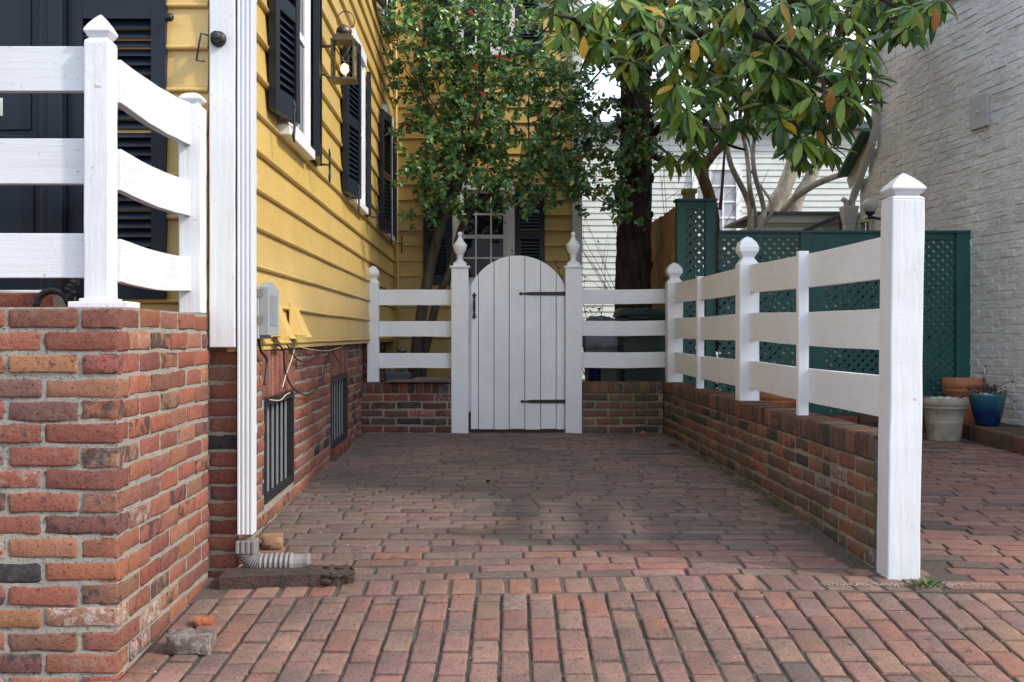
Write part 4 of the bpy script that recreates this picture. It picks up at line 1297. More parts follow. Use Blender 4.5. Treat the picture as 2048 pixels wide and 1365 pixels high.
# upper window sill at the frame corner
mb = MB(); y0_, y1_ = 8.75, 9.75
p = [nyp(y0_, 0, 3.96), nyp(y1_, 0, 3.96), nyp(y1_, .07, 3.96), nyp(y0_, .07, 3.96)]
mb.add([*p, *[(q[0], q[1], 4.06) for q in p]], [(0, 1, 2, 3), (7, 6, 5, 4), (0, 4, 5, 1), (1, 5, 6, 2), (2, 6, 7, 3), (3, 7, 4, 0)])
w_ = mb.build('window_sill', GUT, nb, bevel=.004)
mb = MB(); nq = [nyp(y0_ + .06, .012, 4.061), nyp(y1_ - .06, .012, 4.061), nyp(y1_ - .06, .012, 5.3), nyp(y0_ + .06, .012, 5.3)]
mb.add(nq, [(0, 1, 2, 3)]); mb.build('window', TRIM, nb)
# globe lamp
gl = thing('globe_lamp', 'round frosted glass globe lamp on a black arm of the white brick wall', 'lamp', at(1740, 412, 10.9))
gq = at(1740, 412, 10.9)
mb = MB(); mb.ball(gq, .075, 16); mb.build('globe', plain('frosted_globe', (.55, .53, .48), .25), gl)
mb = MB(); mb.lathe([(.05, -.13), (.03, -.12), (.02, -.10), (.05, -.075), (.052, -.06)], gq, 12); mb.tube([(gq[0], gq[1], gq[2] - .11), (gq[0] + .1, gq[1], gq[2] - .13), (gq[0] + .20, gq[1], gq[2] - .09), (gq[0] + .27, gq[1], gq[2] - .09)], .014, 8); mb.build('arm', BLACK, gl)

# ------------------------------------------------------------------ green lattice fence and cedar fence
def clip_rect(poly, x0, x1, z0, z1):
    def cl(poly, f):
        out = []
        for i in range(len(poly)):
            a, b = poly[i], poly[(i + 1) % len(poly)]; fa, fb = f(a), f(b)
            if fa >= 0: out.append(a)
            if (fa >= 0) != (fb >= 0):
                t = fa / (fa - fb); out.append((a[0] + (b[0] - a[0]) * t, a[1] + (b[1] - a[1]) * t))
        return out
    for f in (lambda p: p[0] - x0, lambda p: x1 - p[0], lambda p: p[1] - z0, lambda p: z1 - p[1]):
        if not poly: return []
        poly = cl(poly, f)
    return poly


def lattice(mb, x0, x1, z0, z1, y, pitch=.078, sw=.033, t=.010):
    for (sg, yy) in ((1, y), (-1, y + t + .001)):
        c = -3.0
        lim = (x1 - x0) + (z1 - z0)
        k = -lim
        while k < lim:
            hw_ = sw * .7071
            if sg > 0: poly = [(x0 - 2 + k, z0 - 2 - hw_), (x0 + 4 + k, z0 + 4 - hw_), (x0 + 4 + k, z0 + 4 + hw_), (x0 - 2 + k, z0 - 2 + hw_)]
            else: poly = [(x0 - 2 + k, z1 + 2 - hw_), (x0 + 4 + k, z1 - 4 - hw_), (x0 + 4 + k, z1 - 4 + hw_), (x0 - 2 + k, z1 + 2 + hw_)]
            pl = clip_rect(poly, x0, x1, z0, z1)
            if len(pl) > 2: mb.prism(pl, 'y', yy, yy + t)
            k += pitch


LY = 9.42
xl = lambda p: X(p, LY)
lt = thing('lattice_fence', 'dark green lattice fence across the end of the alley', 'fence', (xl(1690), LY, .2))
zt = Z(467, LY)
for (a, b, y_, z_) in ((1357, 1376, 9.50, Z(401, LY)), (1415, 1436, 9.50, Z(401, LY)), (1599, 1621, LY - .03, zt), (1790, 1812, LY - .03, zt), (1910, 1941, LY - .03, zt)):
    mb = MB(); mb.box(xl(a), y_, .18, xl(b), y_ + .09, z_); mb.build('post', GREEN, lt, bevel=.003)
mb = MB(); mb.box(xl(1436) + .001, LY - .04, zt, xl(1941) + .005, LY + .07, zt + .022); mb.build('cap_rail', GREEN, lt, bevel=.003)
mb = MB(); mb.box(xl(1354), 9.47, Z(401, LY), xl(1438), 9.62, Z(401, LY) + .022); mb.build('cap_rail', GREEN, lt, bevel=.003)
for (a, b, z0, z1, y_) in ((1376, 1415, .32, Z(415, LY), 9.52), (1437, 1598, .34, Z(478, LY), LY), (1650, 1789, .34, Z(508, LY), LY), (1813, 1909, .30, Z(480, LY), LY)):
    mb = MB(); lattice(mb, xl(a) + .001, xl(b) - .001, z0, z1, y_); pn = mb.build('lattice_panel', GREEN, lt)
    mb = MB(); mb.box(xl(a) + .001, y_ - .012, .18, xl(b) - .001, y_ + .03, z0); mb.build('bottom_board', GREEN, lt)
    mb = MB(); mb.box(xl(a) + .001, y_ - .012, z1, xl(b) - .001, y_ + .03, (Z(401, LY) if y_ > 9.5 else zt) - .001)
    if a == 1650: mb.build('top_board', GREEN, lt); mb = MB(); mb.box(xl(1621) + .001, y_ - .012, .18, xl(1650), y_ + .03, zt - .001)
    mb.build('top_board', GREEN, lt)
cf = thing('board_fence', 'brown cedar board fence running back from the green lattice', 'fence', (1.7, 10.4, .2))
mb = MB(); y = 9.66
while y < 11.35:
    mb.box(1.70 + random.uniform(-.004, .004), y, .2, 1.72 + random.uniform(-.002, .004), y + .084, 2.15 + random.uniform(-.01, .01)); y += .092
mb.build('boards', CEDAR, cf, bevel=.002)
mb = MB(); mb.box(1.725, 9.7, 1.85, 1.765, 11.3, 1.94); mb.box(1.725, 9.7, .6, 1.765, 11.3, .69); mb.build('rail', CEDAR, cf)
mb = MB(); mb.box(1.70 + .07, 9.75, .2, 1.86, 9.86, 2.26); mb.box(1.755, 9.73, 2.26, 1.875, 9.88, 2.30); mb.build('post', paint('grey_green_wood', (.25, .24, .12), .8, .3, (20, 20, 2), .002), cf)
# kerb of bricks at the foot of the lattice
mb = MB()
for i in range(9):
    mb.brick(Vector((1.76 + i * .2127, 9.15, .19)), Vector((1, 0, 0)), Vector((0, 0, 1)), Vector((0, -1, 0)), .2, .075, .2, pick(PAL_GL), (0, 0, .4))
    mb.brick(Vector((1.76 + i * .2127 + .08, 9.16, .265)), Vector((1, 0, 0)), Vector((0, 0, 1)), Vector((0, -1, 0)), .2, .062, .2, pick(PAL_GL), (0, 0, .4))
tag(mb.build('brick_kerb', BRK_LOW), 'two course brick kerb at the foot of the green lattice', 'kerb')
# planting bed edge at the white house
mb = MB(); e0 = Vector((3.83, 8.98, 0)); e1 = Vector((3.64, 7.2, 0)); eu = (e1 - e0).normalized(); en = Vector((eu.y, -eu.x, 0))
L = (e1 - e0).length; x = 0
while x < L - .05:
    w = min(.21, L - x)
    mb.brick(e0 + eu * x + Vector((0, 0, .17)), eu, Vector((0, 0, 1)), en, w - .008, .125, .075, pick(PAL_LOW), (0, 0, .4)); x += .21
for i in range(-9, 4):
    for k in range(2):
        q = e0 + eu * (.1 + (i + 5) * .105) - en * (.085 + k * .21); 
        if q.y > 9.2 or q.y < 7: continue
        mb.brick(q + Vector((0, 0, .292)), eu, -en, Vector((0, 0, 1)), .095, .2, .06, pick(PAL_LOW), (0, 0, .4))
mb.prism([(e0.x + .06, 9.0), (4.2, 9.0), (4.32, 7.2), (e1.x + .06, 7.2)], 'z', .15, .275, col=(.06, .05, .04), par=(0, 1, 0))
tag(mb.build('brick_bed', BRK_LOW), 'raised brick bed edge along the foot of the white house', 'planting bed')

# pots
SNOW = plain('snow', (.75, .77, .80), .7, 0, .08, 20, .004)
def pot(c, r_top, h, mat, label, soil=SNOW, style='rolled', twigs=0):
    t = thing('flower_pot', label, 'flower pot', c)
    if style == 'rolled':
        pr = [(r_top * .66, 0), (r_top * .68, .01), (r_top * .76, h * .42), (r_top * .765, h * .43), (r_top * .765, h * .445), (r_top * .755, h * .455), (r_top * .86, h * .74), (r_top * .92, h * .755), (r_top * .93, h * .79), (r_top * .90, h * .80), (r_top * .98, h * .83), (r_top, h * .90), (r_top * .97, h * .98), (r_top * .92, h), (r_top * .84, h * .985), (r_top * .82, h * .90)]
    elif style == 'bowl':
        pr = [(r_top * .55, 0), (r_top * .62, h * .06), (r_top * .78, h * .4), (r_top * .90, h * .75), (r_top * .95, h * .88), (r_top * 1.0, h * .95), (r_top * .99, h), (r_top * .90, h * .98), (r_top * .88, h * .9)]
    else:
        pr = [(r_top * .70, 0), (r_top * .72, .01), (r_top * .86, h * .70), (r_top * .93, h * .73), (r_top * .93, h * .77), (r_top * .92, h * .79), (r_top * .98, h * .81), (r_top * 1.0, h * .86), (r_top, h * .97), (r_top * .96, h), (r_top * .86, h * .98), (r_top * .84, h * .9)]
    mb = MB(); mb.lathe(pr, c, 36); mb.build('vessel', mat, t)
    mb = MB(); v = [(c[0], c[1], c[2] + h * .97)]
    for k in range(3):
        for i in range(20):
            a = 2 * math.pi * i / 20; rr = r_top * .86 * (k + 1) / 3
            v.append((c[0] + rr * math.cos(a), c[1] + rr * math.sin(a), c[2] + h * .95 + random.uniform(-.006, .012) * (2 - k)))
    f = [(0, 1 + i, 1 + (i + 1) % 20) for i in range(20)] + [(1 + k * 20 + i, 21 + k * 20 + i, 21 + k * 20 + (i + 1) % 20, 1 + k * 20 + (i + 1) % 20) for k in range(2) for i in range(20)]
    mb.add(v, f, smooth=True); mb.build('filling', soil, t)
    if twigs:
        mb = MB()
        for k in range(twigs):
            a = random.uniform(0, 6.28); p = Vector((c[0] + random.uniform(-.5, .5) * r_top, c[1] + random.uniform(-.5, .5) * r_top, c[2] + h * .95)); pts = [p]
            d_ = Vector((math.cos(a), math.sin(a) * .6, random.uniform(.4, 1.2))).normalized()
            for s in range(6):
                p = p + d_ * random.uniform(.025, .05); d_ = (d_ + Vector((random.uniform(-.4, .4), random.uniform(-.4, .4), -.28))).normalized(); pts.append(p)
            mb.tube(pts, [.003, .003, .0026, .0022, .002, .0016, .0012], 4, cap=False)
            for s in range(2): mb.ball(random.choice(pts[2:]), random.uniform(.006, .012), 5, (1, .6, 1.2), smooth=False)
        mb.build('dead_stems', plain('dead_stem', (.07, .04, .03), .9), t)
    return t
t = NT('weathered_stone_pot'); P = t.coords(); n1 = t.noise(P, 9, 6, .7)
col = t.mix(t.ramp(n1, .35, .65), (.40, .35, .29), (.27, .26, .19)); col = t.mix(t.math('MULTIPLY', t.ramp(t.noise(P, 5, 5, .7), .5, .62), .6), col, (.15, .16, .07))
CREAM = t.finish(col, .8, t.bump(n1, .004))
pot((X(1888, 8.55), 8.55, G(8.5)), .18, .335, CREAM, 'weathered cream pot on the alley paving next to the tall white post', style='rolled', twigs=5)
pot((X(1926, 9.12), 9.12, .20), .166, .445, TERRA, 'tall terracotta pot behind the cream pot and the blue pot')
t = NT('blue_glaze'); P = t.coords(); sx_ = t.node('ShaderNodeSeparateXYZ'); t.link(P, sx_.inputs[0])
zr = t.ramp(t.math('MULTIPLY', t.math('SUBTRACT', sx_.outputs[2], .29), 3.9), .45, 1.0, (.004, .020, .085, 1), (.03, .16, .20, 1))
col = t.mix(t.math('MULTIPLY', t.ramp(t.noise(P, 1, 4, .6, (55, 55, 5)), .5, .7), .5), zr, (.02, .10, .16))
BLUEG = t.finish(col, .18, None, .6)
pot((X(1975, 8.62), 8.62, .292), .142, .252, BLUEG, 'blue glazed pot with dead stems on the brick bed', style='bowl', twigs=26)
pot((X(1552, 8.82), 8.82, .19), .17, .375, TERRA, 'wide terracotta pot just behind the low wall under the fence rails', SOIL, 'terra')

# bins behind the fence
bn = thing('trash_bin', 'large dark green wheeled bin behind the fence corner', 'bin', (X(1282, 9.75), 9.75, .19))
BIN = plain('dark_green_plastic', (.012, .028, .022), .35, 0, .2, 6)
bx, byy = X(1283, 9.75), 9.75
mb = MB()
def taper(mb, cx, cy, z0, z1, w0, d0, w1, d1):
    mb.add([(cx - w0, cy - d0, z0), (cx + w0, cy - d0, z0), (cx + w0, cy + d0, z0), (cx - w0, cy + d0, z0), (cx - w1, cy - d1, z1), (cx + w1, cy - d1, z1), (cx + w1, cy + d1, z1), (cx - w1, cy + d1, z1)], [(0, 3, 2, 1), (4, 5, 6, 7), (0, 1, 5, 4), (1, 2, 6, 5), (2, 3, 7, 6), (3, 0, 4, 7)])
taper(mb, bx, byy, .2, 1.16, .17, .2, .215, .25); mb.build('body', BIN, bn, bevel=.02)
mb = MB(); taper(mb, bx, byy - .01, 1.185, 1.235, .225, .27, .205, .25); mb.box(bx - .228, byy - .285, 1.162, bx + .228, byy + .27, 1.184); mb.build('lid', BIN, bn, bevel=.012)
mb = MB(); mb.tube([(bx - .15, byy - .30, 1.15), (bx + .15, byy - .30, 1.15)], .012, 8); mb.build('handle', BIN, bn)
mb = MB(); xx = X(1200, 9.9); v = []
nx = 9
for j in range(nx):
    for i in range(nx):
        a = (i / (nx - 1) - .5) * .34; b = (j / (nx - 1) - .5) * .3; e_ = max(abs(a) / .17, abs(b) / .15)
        v.append((xx + a * (1 + .12 * e_), 9.9 + b * (1 + .1 * e_), 1.16 - (.26 if e_ > .98 else (.035 if e_ > .7 else 0)) + random.uniform(-.02, .02)))
mb.add(v, [(j * nx + i, j * nx + i + 1, (j + 1) * nx + i + 1, (j + 1) * nx + i) for j in range(nx - 1) for i in range(nx - 1)], smooth=False)
gr = thing('covered_grill', 'grill under a shiny grey plastic cover beside the green bin', 'grill', (xx, 9.9, .19))
mb.build('cover', plain('grey_tarp', (.10, .11, .13), .25, 0, .2, 8), gr)
mb = MB(); taper(mb, xx, 9.9, .5, 1.05, .12, .11, .15, .13)
for (sx, sy) in ((-1, -1), (1, -1), (1, 1), (-1, 1)): mb.box(xx + sx * .11 - .012, 9.9 + sy * .1 - .012, .19, xx + sx * .11 + .012, 9.9 + sy * .1 + .012, .5)
mb.build('stand', plain('grey_metal_stand', (.2, .2, .21), .5), gr)
mb = MB(); c = (X(1190, 9.7), 9.7, .58); mb.lathe([(.05, 0), (.062, .2), (.068, .21), (.068, .225), (.058, .225)], c, 16)
tag(mb.build('bucket', plain('blue_plastic', (.02, .04, .14), .4)), 'small dark blue bucket seen through the fence right of the gate', 'bucket')
mb = MB(); c = (X(1216, 9.68), 9.68, .19); taper(mb, c[0], c[1], .19, .83, .07, .07, .075, .08); mb.box(c[0] - .085, c[1] - .09, .831, c[0] + .085, c[1] + .09, .85)
tag(mb.build('recycling_bin', plain('olive_plastic', (.05, .065, .04), .5), bevel=.006), 'olive plastic box between the blue bucket and the green bin', 'bin')
mb = MB(); mb.box(X(1163, 9.75), 9.62, .19, X(1235, 9.75), 9.95, .575)
tag(mb.build('wood_crate', bark_mat('old_crate_wood', (.03, .025, .02), (.11, .09, .075), 20, .01, (.2, 1, 2))), 'weathered wooden crate holding the blue bucket', 'crate')

# ------------------------------------------------------------------ back house and shed
bh = thing('clapboard_house', 'pale clapboard house far behind the trees', 'house', (3.5, 21, .2))
BY = 20.0
mb = MB()
zt_ = Z(262, BY)
def bclap(mb, x0, x1, z0, z1, ex, y):
    z = z0
    while z < z1:
        mb.add([(x0, y - .022, z), (x1, y - .022, z), (x1, y - .004, z + ex), (x0, y - .004, z + ex), (x0, y, z), (x1, y, z)], [(0, 1, 2, 3), (4, 5, 1, 0)]); z += ex
bclap(mb, -1.5, 9.5, .2, zt_, .112, BY); mb.build('siding', BACKSIDE, bh)
mb = MB(); mb.box(-1.5, BY + .002, .2, 9.5, BY + 7, zt_); mb.build('wall_core', BACKSIDE, bh)
mb = MB(); mb.box(-1.7, BY - .25, zt_ + .001, 9.7, BY + 7.2, zt_ + .12); mb.build('roof', ROOF, bh)
for (px0, px1, py0, py1) in ((1383, 1482, 330, 468), (1180, 1262, 150, 240)):
    if py0 < 200: continue
    a, b, c, d_ = X(px0, BY), X(px1, BY), Z(py1, BY), Z(py0, BY)
    mb = MB(); mb.box(a, BY - .06, c, a + .1, BY - .024, d_); mb.box(b - .1, BY - .06, c, b, BY - .024, d_); mb.box(a + .1, BY - .06, d_ - .1, b - .1, BY - .024, d_); mb.box(a - .05, BY - .08, c - .08, b + .05, BY - .024, c)
    bw = mb.build('window', plain('bright_trim', (.78, .8, .82), .5), bh)
    mb = MB()
    for k in (1, 2): mb.box(a + .1 + (b - a - .2) * k / 3 - .014, BY - .045, c, a + .1 + (b - a - .2) * k / 3 + .014, BY - .03, d_ - .1)
    for k in range(1, 4): mb.box(a + .1, BY - .046, c + (d_ - .1 - c) * k / 4 - .014, b - .1, BY - .0305, c + (d_ - .1 - c) * k / 4 + .014)
    mb.build('sash', plain('bright_sash', (.78, .8, .82), .5), bw)
    mb = MB(); mb.box(a + .1, BY - .0295, c, b - .1, BY - .024, d_ - .1); mb.build('pane', plain('curtained_pane', (.36, .38, .42), .2, 0, .25, 4), bw)
sh = thing('garden_shed', 'low cream clapboard shed with a dark roof behind the lattice', 'shed', (X(1600, 13), 13.2, .2))
SY = 13.0
xs_ = lambda p: X(p, SY)
CREAMP = paint('cream_shed_paint', (.48, .44, .36), .6, .1, (2, 2, 20), .001)
mb = MB(); bclap(mb, xs_(1512), xs_(1690), .2, Z(447, SY), .11, SY); mb.box(xs_(1512), SY + .001, .2, xs_(1690), SY + 1.5, Z(447, SY)); mb.build('wall', CREAMP, sh)
mb = MB(); mb.box(xs_(1508), SY - .05, Z(447, SY) + .001, xs_(1692), SY - .0, Z(431, SY)); mb.beam((xs_(1503), SY - .06, Z(468, SY)), (xs_(1518), SY - .06, Z(430, SY)), .03, .03, (0, 1, 0)); mb.build('fascia', CREAMP, sh)
mb = MB(); mb.box(xs_(1508), SY - .09, Z(431, SY) + .001, xs_(1696), SY + 1.6, Z(425, SY)); mb.build('roof', ROOF, sh)
mb = MB(); mb.prism([(xs_(1585), Z(468, SY)), (xs_(1640), Z(443, SY)), (xs_(1672), Z(430, SY)), (xs_(1672), Z(440, SY)), (xs_(1630), Z(456, SY)), (xs_(1600), Z(470, SY))], 'y', SY - .35, SY - .10); mb.build('side_roof', BLACK, sh)
mb = MB(); mb.box(xs_(1673), SY - .3, 1.5, xs_(1690), SY - .1, Z(428, SY)); mb.build('timber_end', CEDAR, sh)

# ------------------------------------------------------------------ trees
def leaves_mesh(mb_pts, cols, L, Wd, curl0=.15, fold0=.25, seg=2):
    """mb_pts: list of (pos, dir, up); returns verts, faces, colours: oval leaves folded along the midrib"""
    V = []; Fc = []; C = []
    if seg == 2:
        st = [(0, .10), (.38, 1.0), (.74, .72), (1.0, .02)]
    else:
        st = [(0, .08), (.18, .55), (.42, .96), (.66, 1.0), (.86, .6), (1.0, .03)]
    for (p, d, up), c, l, w in zip(mb_pts, cols, L, Wd):
        s = d.cross(up)
        if s.length < 1e-4: s = d.orthogonal()
        s.normalize(); n = s.cross(d).normalized()
        curl = curl0 * random.uniform(.2, 2.0); fold = fold0 * random.uniform(.4, 1.9); bend = random.uniform(-.14, .14)
        o = len(V)
        for (t, ww) in st:
            q = p + d * (l * t) - n * (curl * l * t * t) + s * (bend * l * t * t)
            h = fold * w * ww * .5
            V.append(q - s * (w * .5 * ww) + n * h); V.append(q); V.append(q + s * (w * .5 * ww) + n * h)
        for i in range(len(st) - 1):
            a = o + i * 3
            Fc.append((a, a + 1, a + 4, a + 3)); C.append(c)
            Fc.append((a + 1, a + 2, a + 5, a + 4)); C.append(c)
    return V, Fc, C


def fill(mb, V, Fc, C):
    mb.v = [tuple(q) for q in V]; mb.f = [list(x) for x in Fc]; mb.c = C; mb.p = [(0, 0, 0)] * len(Fc); mb.sm = [True] * len(Fc)


def rv(s=1.0):
    return Vector((random.gauss(0, 1), random.gauss(0, 1), random.gauss(0, 1))).normalized() * s


# holly
HYD = 10.35
ht = thing('holly_tree', 'holly tree with red berries behind the gate', 'tree', (X(825, HYD), HYD, .2))
mb = MB()
def P3(px, py, y): return Vector(at(px, py, y))
def smooth_pts(pts, k=5):
    pts = [Vector(p) for p in pts]; res = []; n = len(pts)
    for i in range(n - 1):
        p0 = pts[max(i - 1, 0)]; p1 = pts[i]; p2 = pts[i + 1]; p3 = pts[min(i + 2, n - 1)]
        for q in range(k):
            t = q / k
            res.append(.5 * ((2 * p1) + (p2 - p0) * t + (2 * p0 - 5 * p1 + 4 * p2 - p3) * t * t + (3 * p1 - p0 - 3 * p2 + p3) * t ** 3))
    res.append(pts[-1]); return res
def limb(mb, pts, r0, r1, n=9, jit=.06, k=5):
    q = smooth_pts(pts, k); m = len(q)
    mb.tube(q, [r0 + (r1 - r0) * i / (m - 1) for i in range(m)], n, jit=jit)
limb(mb, [P3(822, 850, HYD), P3(828, 740, HYD), P3(848, 600, HYD), P3(874, 480, HYD + .05), P3(898, 415, HYD), P3(935, 320, HYD), P3(960, 200, HYD - .1), P3(975, 60, HYD), P3(985, -80, HYD)], .062, .018, 10)
limb(mb, [P3(838, 850, HYD + .12), P3(846, 730, HYD + .12), P3(872, 610, HYD + .1), P3(900, 540, HYD + .1), P3(925, 450, HYD + .1), P3(965, 405, HYD + .2), P3(1040, 330, HYD + .2), P3(1110, 230, HYD + .1), P3(1180, 190, HYD)], .045, .012, 8)
blobs = [(835, 40, 60), (800, 85, 42), (905, 30, 75), (860, 110, 80), (950, 90, 85), (1015, 100, 65), (810, 140, 40), (840, 180, 60), (910, 180, 85), (1000, 180, 85), (1060, 150, 65), (1100, 190, 60), (880, 240, 70), (960, 260, 80), (1050, 250, 80), (1120, 260, 65), (1175, 230, 60), (1200, 180, 50),
         (835, 262, 34), (860, 300, 50), (850, 340, 38), (920, 320, 75), (1000, 330, 75), (1080, 320, 65), (1150, 320, 55), (1210, 290, 60), (1250, 260, 50), (1280, 300, 42), (870, 390, 42), (900, 370, 50), (960, 365, 55), (1020, 385, 35), (1050, 400, 26), (1110, 370, 42), (1140, 390, 35), (1190, 350, 45), (1240, 350, 42), (1245, 410, 26), (1265, 440, 22),
         (830, 415, 24), (960, -10, 80), (880, -40, 90), (1030, -30, 60), (1090, 120, 45), (1150, 150, 40), (790, 60, 30), (1300, 330, 26), (1165, 395, 24)]
pts = []; cols = []; Ls = []; Ws = []
twm = mb
for (bx, by_, br) in blobs:
    dep = 10.3 + random.uniform(-.45, .35)
    if bx > 1180: dep = 10.2
    r = br * dep / F; c = P3(bx, by_, dep)
    ntw = max(5, int(3.3 * (br / 22) ** 2 * (.72 if bx < 890 else (.8 if bx > 1120 else 1))))
    for k in range(ntw):
        o = rv(); o.y *= .9
        p = c + o * r * (random.random() ** .38)
        if p.x < -.90: p.x = -.90
        d = (o * .9 + Vector((0, -.25, .15)) + rv(.6)).normalized()
        ln = random.uniform(.12, .24)
        tpts = [p]; q = p
        tone = random.random()
        ns = 7
        for s in range(ns):
            q = q + d * (ln / ns); d = (d + rv(.18) + Vector((0, 0, -.03))).normalized(); tpts.append(q)
            for side in (0, 1):
                a = d.orthogonal().normalized(); a.rotate(Matrix.Rotation(random.uniform(0, 6.28), 3, d))
                ld = (a + d * random.uniform(.2, .8) + Vector((0, -.12, .1))).normalized()
                up = (Vector((.1, -.85, .8)) + rv(.55)).normalized()
                pts.append((q, ld, up)); Ls.append(random.uniform(.046, .072)); Ws.append(random.uniform(.029, .042))
                y_ = random.random()
                if y_ < .10 or (tone > .86 and y_ < .5): cc = (.33, .40, .09)
                elif y_ < .35: cc = (.16, .31, .09)
                else: cc = (.075, .19, .068)
                kk = random.uniform(.8, 1.25); cols.append((cc[0] * kk, cc[1] * kk, cc[2] * kk))
        if k % 2 == 0: twm.tube(tpts[::3] + [tpts[-1]], [.003, .0025, .002, .0015][:len(tpts[::3]) + 1], 4, cap=False)
    if random.random() < .7:
        base = P3(940, 330, HYD) if bx < 1050 else P3(1060, 320, HYD + .15)
        mid = base.lerp(c, .5) + rv(.06)
        limb(twm, [base, mid, c], .010, .004, 5, 0, 4)
mb.build('trunk', BARK_HOLLY, ht)
mb = MB(); fill(mb, *leaves_mesh(pts, cols, Ls, Ws, .12, .35)); mb.build('crown', HOLLY, ht)
berrym = plain('red_berry', (.52, .022, .014), .3, 0, .2)
for (bx, by_) in ((962, 22), (1026, 48), (1064, 46), (1024, 86), (1015, 120), (995, 114), (952, 133), (930, 190), (962, 186), (1018, 168), (1029, 178), (950, 208), (1100, 222), (1118, 216), (1075, 233), (905, 246), (1106, 276), (1080, 295), (1063, 302), (1104, 327), (1156, 318), (1203, 380), (1030, 372), (1078, 405), (904, 333), (975, 30), (850, 88), (1278, 266), (1299, 315), (940, 26), (1000, 55)):
    c = P3(bx, by_, random.uniform(9.78, 9.95))
    mb = MB()
    for k in range(random.randint(5, 10)):
        mb.ball(c + rv(random.uniform(.004, .020)), .0068, 6)
    mb.build('berry_cluster', berrym, ht)

# magnolia
MY = 10.75
mg = thing('magnolia_tree', 'magnolia tree with dark trunk and large glossy drooping leaves', 'tree', (X(1272, MY), MY, .2))
mb = MB()
limb(mb, [P3(1268, 860, MY), P3(1268, 700, MY), P3(1266, 560, MY), P3(1270, 400, MY), P3(1272, 260, MY), P3(1272, 120, MY), P3(1285, 0, MY), P3(1290, -200, MY), P3(1300, -420, MY)], .195, .11, 18, .05, 9)
# knobbly bark lumps
for k in range(60):
    t = random.random(); a = random.uniform(3.3, 6.1); py_ = 560 - 560 * t; c = P3(1269, py_, MY); r = .165
    mb.ball((c.x + r * math.cos(a), c.y + r * math.sin(a), c.z), random.uniform(.02, .045), 7, (1, .6, 1.6))
brs = [[(1285, 290, 10.7), (1340, 240, 10.2), (1400, 230, 9.6), (1460, 222, 9.0), (1540, 200, 8.6)],
       [(1285, 120, 10.7), (1360, 80, 9.6), (1460, 60, 8.6), (1560, 90, 8.2), (1640, 150, 8.0), (1700, 215, 8.0)],
       [(1285, 60, 10.7), (1400, -60, 9.4), (1560, -60, 8.6), (1720, -20, 8.2), (1840, 40, 8.0)],
       [(1262, 150, 10.7), (1225, 110, 9.6), (1190, 70, 8.8), (1150, 40, 8.4), (1110, 30, 8.2)],
       [(1262, 60, 10.7), (1240, 0, 9.0), (1220, -60, 8.4), (1180, -90, 8)],
       [(1400, 232, 9.6), (1450, 285, 9.2), (1490, 300, 9)],
       [(1540, 200, 8.6), (1580, 250, 8.3), (1600, 300, 8.2)],
       [(1275, 230, 10.7), (1262, 190, 9.6), (1252, 150, 8.6), (1258, 130, 8.2)],
       [(1290, 300, 10.7), (1320, 320, 10.0), (1340, 322, 9.6)],
       [(1560, 90, 8.2), (1500, 20, 7.8), (1480, -40, 7.6)], [(1640, 150, 8.0), (1650, 180, 7.8), (1640, 200, 7.7)]]
for b in brs: limb(mb, [P3(*q) for q in b], .042 if b[0][2] > 10 else .02, .010, 7, .05)
ros = [(1110, 20), (1145, 45), (1165, 30), (1125, 75), (1180, 70), (1215, 40), (1195, 10), (1240, 5), (1262, 134), (1275, 20), (1330, 30), (1300, 70), (1320, 60), (1395, 90), (1340, 95), (1400, 85), (1350, 130), (1400, 140), (1440, 60), (1490, 5), (1480, 40), (1560, 10), (1545, 150), (1500, 120), (1450, 110), (1350, 175), (1400, 180), (1450, 170), (1500, 190), (1530, 215), (1470, 250), (1570, 30), (1620, 20), (1600, 60), (1660, 15), (1700, 40), (1740, 20), (1780, 10), (1830, 20), (1812, 50), (1815, 60), (1860, 18), (1880, 5), (1720, 95), (1690, 90), (1650, 75), (1617, 130), (1660, 140), (1700, 160), (1720, 130), (1650, 220), (1628, 200), (1690, 200), (1720, 215), (1740, 165), (1590, 200), (1560, 245), (1600, 280), (1640, 265), (1560, 225), (1385, 255), (1420, 265), (1345, 315), (1392, 305), (1605, 318), (1655, 300), (1590, 300), (1520, 60), (1545, 95), (1580, 110), (1420, 20), (1380, 20), (1670, 250), (1575, 165), (1345, 215), (1375, 225), (1430, 215), (1740, 100)]
pts = []; cols = []; Ls = []; Ws = []
def rosette(c, scale=1.0, tone=0):
    ax = (Vector((random.uniform(-.5, .5), random.uniform(-1.1, -.2), random.uniform(.2, .9)))).normalized()
    nL = random.randint(10, 15)
    a0 = random.uniform(0, 6.28); e1 = ax.orthogonal().normalized(); e2 = ax.cross(e1)
    for i in range(nL):
        a = a0 + i * 2.4; rad = e1 * math.cos(a) + e2 * math.sin(a)
        el = random.uniform(-.15, .75) * (1 - i / nL * .4)
        d = (rad * 1.0 + ax * el + Vector((0, 0, random.uniform(-1.5, -.25)))).normalized()
        up = (ax + rad * .6 + Vector((0, -.5, .7))).normalized()
        pts.append((c + rad * .012 + ax * (-.05 * i / nL), d, up))
        Ls.append(random.choice((.7, .85, 1, 1, 1.05)) * random.uniform(.17, .24) * scale); Ws.append(random.uniform(.050, .068) * scale)
        y_ = random.random(); kk = random.uniform(.8, 1.2)
        cc = (.090, .205, .032)
        if y_ < .30: cc = (.23, .36, .055)
        elif y_ < .38: cc = (.28, .31, .05)
        elif y_ < .395: cc = (.45, .26, .02)
        elif y_ > .75: cc = (.040, .105, .028)
        cols.append((cc[0] * kk, cc[1] * kk, cc[2] * kk))
